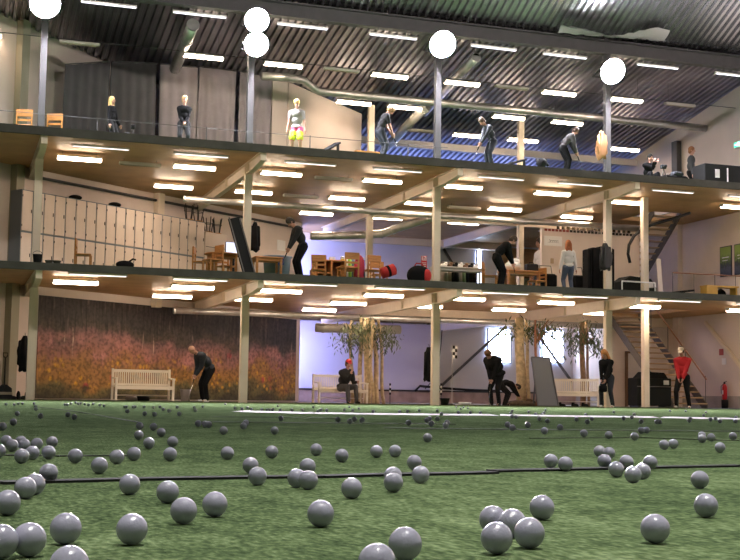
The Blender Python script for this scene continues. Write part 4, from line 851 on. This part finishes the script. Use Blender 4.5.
        for k in range(4):
            a0=wr[i]+hd_*.045+fw*(.016-.0105*k); ln=(.02,.024,.022,.017)[k]; a1=a0+hd_*ln+side*.006; a2=a1+hd_*ln*.55+side*ln*.75
            C(a0-hd_*.012,a1,.0054,.005,7); C(a1,a2,.005,.0044,7)
        t0=wr[i]+hd_*.014+fw*.02; t1=t0+(hd_*.6+fw*.7).normalized()*.022; t2=t1+(hd_*.9+side*.4).normalized()*.017
        C(t0,t1,.0072,.006,7); C(t1,t2,.006,.005,7)
    me=remesh(B,'body',skinm,.0075*H/1.7)
    n=len(me.polygons); c=np.empty(n*3); me.polygons.foreach_get('center',c); c=c.reshape(-1,3)/H; mi=np.zeros(n,int)
    for s in (-1,1):
        e=np.array(hp_(.049,s*.019,.006)); mi[np.linalg.norm(c-e,axis=1)<.0078]=1
    e=np.array(hp_(.048,0,-.035)); dlt=c-e; mi[(np.abs(dlt@np.array(dh))<.005)&(np.linalg.norm(dlt,axis=1)<.017)&((dlt@np.array(hf))>-.012)]=2
    me.polygons.foreach_set('material_index',mi.astype(np.int32)); body=bpy.data.objects.new('body',me); COL.objects.link(body); body.parent=o
    def child(mb,name,mt,vox=.014,sm=3,lab=None):
        ob=bpy.data.objects.new(name,remesh(mb,name,mt,vox*H/1.7,sm)); COL.objects.link(ob); ob.parent=o
        if lab: ob['label']=lab
        return ob
    T=MB(); f=wide
    R1=Matrix.Rotation(b*1.2,4,'Y');R2=Matrix.Rotation(b*.9,4,'Y')
    T.ell(sc(ch-d2*.045),(.068*H*f,.1*H*f,.092*H),16,0,R1); T.ell(sc(ws),(.066*H*f,.09*H*f,.095*H),16,0,R2); T.ell(sc(P+d1*.015),(.07*H*f,.1*H*f,.05*H),14,0,R2)
    T.tube([sc(ch+d2*.005),sc(nb+d2*.006)],[.05*H,.038*H],12)
    for i in range(2):
        s=(-1,1)[i]; C(ch-d2*.012+V((0,s*.03,0)),sh[i],.055*f,.044*f,10,T); 
        e2=sh[i].lerp(el[i],.62) if tee else el[i]; C(sh[i],e2,.043*f,.036,10,T)
        if not tee: C(el[i],el[i].lerp(wr[i],.93),.036,.025,10,T)
    child(T,'shirt' if tee else 'jacket',top)
    G=MB(); G.ell(sc(P+V((0,0,.0))),(.068*H,.096*H,.07*H),16,0,Matrix.Rotation(b*.4,4,'Y'))
    for i in range(2):
        if short: C(hp[i],hp[i].lerp(kn[i],.86),.064,.058,10,G)
        else: C(hp[i],kn[i],.062*min(f,1.1),.043,10,G); C(kn[i],an[i]+(kn[i]-an[i]).normalized()*.005,.042,.034,10,G)
    if shorts: child(G,'shorts',shorts[0]); 
    else: child(G,'trousers',legs)
    if shorts:
        K=MB()
        for i in range(2): C(hp[i].lerp(kn[i],.42),hp[i].lerp(kn[i],.84),.0655,.0615,10,K)
        child(K,'shorts_panel',shorts[1],lab='lime yellow lower leg of the shorts')
    F=MB()
    for i in range(2):
        s=(-1,1)[i]; a=an[i]; F.cap(sc(a+V((-.018,0,-.02))),sc(a+V((.065,s*.012,-.022))),.021*H,.019*H,10); F.cap(sc(a+V((0,0,.0))),sc(a+V((.02,0,-.012))),.024*H,.022*H,8)
    child(F,'shoes',shoe,.01,1)
    if hair!='bald' or capc:
        Hh=MB()
        Hh.ell(sc(hp_(-.014,0,.022)),(.061*H,.055*H,.062*H),16,0,Xr); Hh.ell(sc(hp_(-.032,0,-.014)),(.04*H,.05*H,.052*H),14,0,Xr)
        if long_:
            for s in (-1,0,1): Hh.cap(sc(hp_(-.03,s*.03,.0)),sc(hp_(-.032,s*.04,-.13)),.034*H,.028*H,10)
            for s in (-1,1): Hh.cap(sc(hp_(.0,s*.046,.01)),sc(hp_(.004,s*.052,-.1)),.016*H,.014*H,8)
        if hair!='bald': child(Hh,'hair',M('hair_%d_%d'%(int(hairc[0]*100),int(hairc[1]*100)),hairc,.75,var=.25,vs=25),.011,1)
    if capc:
        K=MB(); K.ell(sc(hp_(-.008,0,.034)),(.058*H,.052*H,.048*H),16,0,Xr); K.ell(sc(hp_(.06,0,.024)),(.045*H,.04*H,.007*H),14,0,Xr); child(K,'cap',capc,.009,1)
    return dict(o=o,H=H,wr=[sc(x+ (x-e).normalized()*.045) for x,e in zip(wr,el)],el=el,hd=sc(hd),off=o.location)
def world(P,v):
    o=P['o']; a=o.rotation_euler[2]; return V((math.cos(a)*v.x-math.sin(a)*v.y,math.sin(a)*v.x+math.cos(a)*v.y,v.z))+V(o.location)
def club(P,fwd,label,lift=0):
    h=[world(P,w) for w in P['wr']]; h=(h[0]+h[1])/2; a=P['o'].rotation_euler[2]; z0=P['o'].location.z
    e=V((h.x+math.cos(a)*fwd,h.y+math.sin(a)*fwd,z0+.03+lift)); d=(e-h).normalized(); c=thing('golf_club',label,'golf club',e)
    MB().tube([h-e-d*.12,h-e+d*.18],.014,8).build('grip',blk,c,True); MB().tube([h-e+d*.18,V((0,0,0))],.006,6).build('shaft',M('chrome'),c,True)
    s=V((-math.sin(a),math.cos(a),0)); MB().bar(V((0,0,-.0)),V((0,0,0))+s*.09+V((math.cos(a)*.02,math.sin(a)*.02,0)),.022,.045).build('club_head',M('chrome'),c)
gh=lambda x,z,y=.02: [V((x,-y,z)),V((x,y,z))]
Lf,Rt,Cm,Aw=R_(185),R_(-5),R_(-100),R_(85)
den=M('dark_denim',(.02,.024,.035),.9); navy=M('dark_navy_cloth',(.02,.024,.034),.85); charc=M('charcoal_cloth',(.018,.018,.02),.9)
# ground floor
P=person('person in black bending over a putt in front of the flower mural',191.5,345.5,34.42,0,Lf+.2,44,8,gh(.17,.41),hair='bald',capc=None,top=navy,legs=black,wide=1.08); club(P,.16,'golf club held by the person before the flower mural')
SB=person('person in a red cap and dark jacket sitting on the bench by the trees',347,362,37.0,0,R_(-70),22,-12,[V((.2,-.03,.5)),V((.22,.1,.36))],sit=.27,top=charc,legs=M('grey_denim',(.05,.05,.055),.85),shoe=black,capc=red,hairc=(.03,.02,.015),H0=1.85,turn=-15,wide=1.15)
P=person('large person all in black bending at the third bay, bright window behind',485.5,350.5,34.5,0,R_(212),34,26,gh(.13,.40),shoe=black,hairc=(.14,.06,.03),wide=1.42); club(P,.12,'golf club held by the large person in black')
person('person in black bent double behind the large golfer beside the pale tree',517,378,36.3,0,Rt,88,10,[V((.34,-.05,.17)),V((.36,.06,.17))],knee=.08,shoe=black,hairc=(.02,.015,.012),H0=1.45)
P=person('blonde person in black with pale shoes near the right-hand bench',602,350,33.25,0,R_(215),16,22,gh(.17,.41,.03),knee=.015,legs=den,hairc=(.55,.22,.07),long_=True,female=True,stance=.18); 
hb=world(P,(P['wr'][0]+P['wr'][1])/2); o=thing('handbag','small black bag held low by the blonde person','bag',hb); MB().rb((-.13,-.06,-.3),(.13,.06,-.08),.04).build('body',black,o,True); MB().tube([(-.1,0,-.1),(-.05,0,.0),(.05,0,.0),(.1,0,-.1)],.012,6).build('handle',black,o,True)
P=person('person in a red sweater and white cap by the staircase',679.5,347,34.3,0,R_(222),7,24,gh(.12,.45,.03),knee=.015,top=M('red_sweater',(.42,.012,.02),.85),capc=M('white_cap',(.72,.62,.52),.7),hairc=(.06,.04,.03),stance=.19); club(P,.35,'golf club held by the person in the red sweater')
# middle gallery
P=person('person in dark clothes bending with a club on the middle gallery, facing the table',290,218,33.11,D1,Lf,24,32,gh(.2,.42),shoe=black,hairc=(.03,.02,.015),top=charc,tee=False); club(P,.3,'golf club held by the dark golfer near the blue tub',.1)
P=person('person in black bending towards the white partition on the middle gallery',513,236.5,32.91,D1,Rt,42,4,gh(.22,.40),shoe=black,hairc=(.05,.03,.02),wide=1.1); club(P,.12,'golf club held by the golfer bending by the chair')
person('red-haired person in a white sweater seen from behind, beside the dark stand',568.5,240.5,33.79,D1,Aw,3,0,[V((.02,-.17,.44)),V((.02,.17,.42))],top=M('white_sweater',(.62,.58,.55),.85),legs=M('blue_denim',(.07,.09,.14),.85),shoe=black,hairc=(.33,.10,.03),female=True,long_=True)
person('person in a white top half hidden by the edge of the cream partition',539.5,238.5,39.0,D1,Lf,5,5,top=M('white_sweater'),legs=den,shoe=black,hairc=(.05,.03,.02))
# top gallery
person('person with long blonde hair in black, before the dark grey curtain',112.5,97,34.17,D2,R_(-35),0,0,[V((.04,-.15,.44)),V((.1,.13,.48))],hairc=(.72,.50,.18),long_=True,female=True,legs=charc,shoe=black)
person('blonde person in a black top with joined hands, before the pale curtain',184.5,96.5,33.59,D2,R_(-95),3,10,gh(.12,.50,.02),hairc=(.50,.32,.13),female=True,shoe=black,top=black,legs=charc)
person('boy in a white T-shirt and pink and lime shorts on the top gallery',296,100.5,33.11,D2,R_(-112),5,22,[V((.05,-.16,.45)),V((.05,.16,.45))],tee=True,top=M('white_tshirt',(.36,.34,.33),.85),shorts=(M('pink_shorts',(.62,.06,.16),.8),M('lime_shorts',(.55,.62,.03),.8)),short=True,hairc=(.55,.36,.10),shoe=white)
P=person('person in a dark T-shirt swinging down beside the inner post, right of the cream partition',391,107,32.77,D2,Rt+.1,20,34,gh(.2,.44),tee=True,top=charc,legs=navy,shoe=black,hairc=(.34,.2,.08)); club(P,.3,'golf club held by the person in the dark T-shirt',.1)
P=person('person in dark grey bending left of the top gallery inner post',481.5,118,32.72,D2,Lf,27,24,gh(.22,.42),top=M('slate_cloth',(.026,.03,.036),.9),legs=navy,shoe=black,hairc=(.08,.05,.03)); club(P,.25,'golf club held by the person in dark grey',.1)
P=person('person in a grey shirt leaning forward near the fourth post of the top gallery',575.5,128,32.72,D2,Rt,36,2,gh(.22,.40),top=M('grey_shirt',(.07,.065,.065),.9),legs=black,shoe=black,hairc=(.1,.06,.04)); club(P,.2,'golf club held by the person in the grey shirt',.1)
person('photographer in black sitting at the gallery edge with hands at the face',649,156,33.88,D2,R_(-85),12,5,[V((.2,-.03,.5)),V((.2,.03,.5))],sit=.2,top=black,legs=black,shoe=black,hairc=(.015,.012,.01),H0=1.62)
person('person in a grey jacket standing behind the dark box on the top gallery',691.5,147,35.24,D2,R_(-40),4,0,top=M('grey_jacket',(.055,.06,.065),.85),legs=black,shoe=black,hairc=(.28,.12,.05))
# camera tripod beside the photographer
p=at(663.5,179,32.72); o=thing('camera_tripod','small camera on a short tripod beside the photographer','tripod',(p.x,32.72,D2)); zc=at(661,166,32.72).z-D2
for k in range(3): a=R_(90+120*k); MB().tube([(0,0,zc-.08),(.16*math.cos(a),.16*math.sin(a),0)],.012,6).build('leg',M('frame_grey'),o)
MB().rb((-.09,-.05,zc-.08),(.09,.06,zc+.04),.015).build('camera_body',blk,o); MB().lathe([(.04,0),(.045,.1),(.035,.11)],14,(0,-.05,zc-.02),0,Matrix.Rotation(R_(90),4,'X')).build('lens',blk,o,True)
# top gallery things
p=at(716,180,33.50); o=thing('dark_box','large dark box-like counter at the right end of the top gallery','box',(p.x+.55,33.79,D2)); MB().rb((-1.0,-.35,0),(1.1,.35,at(712,164,33.50).z-D2),.02).build('body',M('box_dark',(.022,.023,.024),.8,spec=.2),o); MB().box((-.18,-.37,.0),(-.14,-.345,.78)).build('pale_strip',white,o); MB().box((-.62,-.365,.45),(-.46,-.345,.72)).build('notice',white,o)
p=at(680,178,32.82); o=thing('equipment_pile','low heap of dark equipment cases in front of the standing person','case',(p.x-.1,32.91,D2)); MB().rb((-.5,-.2,0),(.35,.2,.26),.04).build('case_body',black,o); MB().rb((-.15,-.18,.26),(.2,.15,.4),.04).build('case_lid',M('slate_cloth'),o); MB().tube([(-.3,0,.26),(-.28,0,.33),(-.18,0,.33),(-.16,0,.26)],.012,6).build('handle',M('frame_grey'),o)
for a,c,lb in (((324,151,32.6),(338,143,33.0),'dark sloping ball tray beside the boy in white'),((505,165,32.6),(524,160,33.1),'dark sloping ball tray between the inner post and the bending golfer')):
    a=at(*a);c=at(*c); a.z=max(D2+.06,a.z); o=thing('ball_tray',lb,'ball tray',(a.x,a.y,D2)); b0=a; a=a-b0+V((0,0,b0.z-D2)); c=c-b0+V((0,0,b0.z-D2)); MB().bar(a,c,.2,.05).build('chute',black,o); MB().box((c.x-.03,c.y-.03,0),(c.x+.03,c.y+.03,c.z)).build('leg',dark,o)
p=at(541.5,168,33.11); o=thing('ball_dispenser','small black dispenser on the top gallery floor between two golfers','dispenser',(p.x,33.11,D2)); MB().lathe([(.14,0),(.12,.3),(.16,.34),(.17,.5),(.1,.52)],16).build('body',blk,o,True); MB().tube([(.1,0,.45),(.2,-.05,.3)],.04,8).build('spout',blk,o,True)
p=at(367,152,34.08); o=thing('wooden_crate','low orange wooden crate behind the person in the dark T-shirt','crate',(p.x,34.08,D2)); MB().rb((-.38,-.2,0),(.38,.2,.44),.01).build('box',wood,o); MB().box((-.42,-.24,.44),(.42,.24,.48)).build('lid',wood,o)
for px,lb in ((127,'black shoe bag on the top gallery edge right of the long-haired person'),): 
    p=at(px,136,32.33); o=MB().ell((0,0,.06),(.14,.08,.07),12).ell((.12,0,.05),(.1,.07,.06),12).build('bag',black,None,True); tag(o,lb,'bag'); o.location=(p.x,32.33,D2)
p=at(133,127,33.11); o=thing('ball_dispenser','tiny dark box on a stem near the long-haired person','dispenser',(p.x,33.11,D2)); z=p.z-D2; MB().rb((-.05,-.05,z-.05),(.05,.05,z+.06),.01).build('head',blk,o); MB().tube([(0,0,0),(0,0,z-.04)],.012,6).build('stem',dark,o)
# torn clear sheet at the girder
m=MB(); rnd=random.Random(5); a=at(558,33,33.4); b=at(664,41,33.4); n=24; vs=[]
for i in range(n+1):
    t=i/n; q=a.lerp(b,t)
    for k in range(4): vs.append(q+V((0,-.12*k*math.sin(t*9)*.4-.1*k,.10*k*(.4+.5*math.sin(t*5+k))+rnd.uniform(-.03,.03))))
m.add(vs,[(i*4+k,i*4+k+1,i*4+5+k,i*4+4+k) for i in range(n) for k in range(3)]); tag(m.build('plastic_sheet',M('plastic_film',(.42,.41,.42),.3),None,True),'crumpled pale plastic sheet hanging over the roof girder near the fourth floodlight','plastic sheet')
# ------------------------------------------------------------------ golf balls
bm_=mat('golf_ball_plastic',(.41,.41,.51),.2)
def ball_nodes():
    nt=bm_.node_tree; b=nt.nodes['Principled BSDF']; tc=nt.nodes.new('ShaderNodeTexCoord'); v=nt.nodes.new('ShaderNodeTexVoronoi'); v.inputs['Scale'].default_value=270; nt.links.new(tc.outputs['Object'],v.inputs['Vector'])
    u=nt.nodes.new('ShaderNodeBump'); u.inputs['Strength'].default_value=.2; u.inputs['Distance'].default_value=.0012; nt.links.new(v.outputs['Distance'],u.inputs['Height']); nt.links.new(u.outputs[0],b.inputs['Normal'])
ball_nodes()
RB=.02135; bme=MB().ell((0,0,0),RB,36).mesh('golf_ball',bm_,True)
BALLS=[tuple(map(float,s.split(','))) for s in '''6,404.2 14.2,404.2 18.2,403.8 22.3,403.5 34,403.4 35.5,406.2 35.7,408.8 17.3,413.5 40.5,416 13.2,422 2.7,426.5 68,414.6 74.3,417 64.9,404.6 67.3,404.7 71,403.5 75.8,402.8 78.4,403.8 80.8,403.5 84.7,404.2 88.4,404.9 93.1,403.9 99.7,405.1 6.1,440.7 12.2,445.4 21,441.4 24.3,444.7 36.8,443.8 52,442 32.4,452.8 48.6,452.4 21.7,456.1 75.3,455.8 -1,451 104,405.8 124.6,406.8 126.4,406.8 133.2,406.9 135,406.8 144,406.8 153.8,407.4 159.9,406.9 163.1,409.2 168.9,410.8 177.2,407 194,407.3 195.3,410.1 127.3,411.2 144.7,413.6 154.6,414.3 179.3,413.8 139.6,425.8 153.5,426.8 198.2,423.4 161.2,432.3 138.9,435.1 148.9,443 172.7,441.6 134,453.8 116.8,456.9 170,454.2 99.4,465.5 202.7,406.5 234.9,408 242,409 247.6,407.8 251.4,409.3 261.6,409.9 267.2,410.1 269.6,410.1 272.8,409.5 280.4,410.3 291.9,409.9 277.8,405.9 280.8,418.2 245.9,422.8 243.5,425.8 205.2,424 208.6,424.5 223.6,430.4 274.5,430.4 227.4,453.1 271.8,451.9 225.4,404.2 302.7,409.9 313.2,407 318.1,411.4 321.1,409.6 326.8,410.3 344.3,409.9 349.5,407 352.6,410.1 358.9,408.4 373.1,411.5 399.6,411.6 338,419.6 349.9,421.2 354.3,419.2 362,420.1 316.1,449.6 341.8,455.5 376.4,451.5 395.1,450.9 407.4,411.4 419.3,410.5 437.3,410.8 441.5,413.9 460.8,408.5 468,408.1 470.4,412.4 480.4,413.1 458.5,412.4 456.1,406.9 463.5,407.3 408.4,422.6 426.8,420 429.6,418.5 431.5,423.5 437.4,418.8 445.7,425.1 447.2,422.6 427.6,437.6 512.2,410.9 510.7,413.6 512,416.4 516.1,417 528.8,411.9 535.7,414.3 542.4,414.3 544,412.5 545.7,409.9 539.3,418.8 547.4,421 507.6,424.5 512.4,427.7 527.8,425 544.5,430.7 560,427.3 576.5,419.2 585.7,414.9 591.9,418.8 587.3,421.8 613.8,412 623.5,418.1 631.9,417.4 634.1,414.2 641.1,421.5 656.7,421.8 659.5,421.8 583.9,433.2 608.8,435 634.6,436.2 641.4,430.3 646.5,430.1 690.3,418.8 689.2,420.5 703.8,415.3 706,412.2 710.5,419.3 715.5,418.6 719.9,421.1 736,417.4 735.4,421.1 670,410.7 685.7,411 701.9,435.3 702.2,438.6 711.2,437.3 733,436.2 664,444.7 673.4,443.8 720.1,447.4 48.6,472.9 25.5,488 34.6,484.3 7.6,502.7 129.7,484.3 65.7,528.6 131.9,529.1 1,541.6 29.2,539.5 69.2,565.5 167.7,491.9 183.7,510.7 214.9,504.2 250.5,465.3 257.5,476.1 307.7,466.4 296.9,478.3 308.4,480 351.6,488.2 320.7,513.5 414.3,462.3 393,475.6 393.4,482.4 420.6,474.6 405.2,543.8 377,562.3 550.9,461 565.4,463.8 542,507.5 493,519.6 512.4,523.2 496.6,538 529.3,533 599.5,451.2 609.2,453 604.4,461 616.3,469.2 626.5,462 650.3,462.3 642.7,471.4 633,474.6 699.8,479.6 706,505.5 655.2,528.6'''.split()]
LM=[(30,'left of first column'),(100,'between first column and mural bench'),(178,'in line with mural bench'),(243,'in line with mural golfer'),(305,'just right of second column'),(385,'in line with red-cap person'),(434,'left of third column'),(480,'just right of third column'),(530,'in line with large person in black'),(562,'in line with grey mirror'),(600,'in line with right-hand bench'),(650,'in line with blonde person'),(700,'in line with red sweater'),(999,'in line with extinguisher')]
def seamy(x): return 483.9-.0239*x
BANDS={'f':'tiny golf ball on far turf','m':'small golf ball midway out','b':'grey golf ball beyond black seam','n':'large golf ball before black seam'}
cells={}
for x,y in BALLS:
    p=atz(x,y,RB); cy=atz(x,y,RB).y; cont=y+ (0 if y<440 else 0)
    bnd='f' if y<412.5 else 'm' if y<441 else 'b' if y<seamy(x)-4 else 'n'
    lm=next(i for i,(q,_) in enumerate(LM) if x<q); cells.setdefault((bnd,lm),[]).append((x,y))
for (bnd,lm),bs in sorted(cells.items()):
    bs.sort()
    for i,(x,y) in enumerate(bs):
        o=bpy.data.objects.new('golf_ball',bme); COL.objects.link(o); o.location=atz(x,y,RB); o.rotation_euler=(x,y,x*y)
        lb=f'{BANDS[bnd]}, {LM[lm][1]}'+(f', {ORD[i]} from left' if len(bs)>1 else '')
        tag(o,lb,'golf ball','golf balls scattered on the turf')
# ------------------------------------------------------------------ unseen lamps added over the range, and rendering
for i,(x,y) in enumerate(((-2.5,-1),(1.5,.5),(5.5,0),(9,2),(2.5,3),(6.5,3.5),(1,19),(9,20),(17,21))):
    zz=.0 if i<6 else -.38  # none is in view; the last three are put in to brighten the columns
    o=thing('unseen_range_lamp',f'unseen high lamp added over the range, {ORD[i]}','ceiling light',(x,y,12.5),0,'unseen lamps over the range'); MB().lathe([(.05,.45),(.12,.42),(.3,.3),(.31,-.4 if i>5 else -.8),(.3,-.4 if i>5 else -.8),(.29,.28),(.06,.32)],24).build('shade',steel,o,True); MB().lathe([(.01,.15+zz),(.15,.17+zz),(.2,.2+zz),(.19,.24+zz)],20).build('lamp',M('unseen_lamp_glass',(1,.96,.90),.3,emit=HALL_FILL) if i<6 else M('facade_fill_glass',(1,.92,.82),.3,emit=HALL_FILL*.5),o); MB().tube([(0,0,.45),(0,0,3.0)] if i<6 else [(0,0,.45),(0,2.0,1.85)],.012,6).build('hanger',steel,o)
    if i>5: o.rotation_euler=(R_(55),0,0)
w=bpy.data.worlds.new('world'); SC.world=w; w.use_nodes=True; w.node_tree.nodes['Background'].inputs[0].default_value=(.5,.6,.9,1); w.node_tree.nodes['Background'].inputs[1].default_value=.05
vs_=SC.view_settings; vs_.view_transform='Standard'; vs_.look='None'; vs_.gamma=1; vs_.exposure=EXPO; vs_.use_curve_mapping=False
cy_=SC.cycles; cy_.max_bounces=6; cy_.diffuse_bounces=4; cy_.glossy_bounces=3; cy_.use_denoising=True; cy_.use_light_tree=True; cy_.sample_clamp_indirect=6; cy_.caustics_reflective=False; cy_.caustics_refractive=False
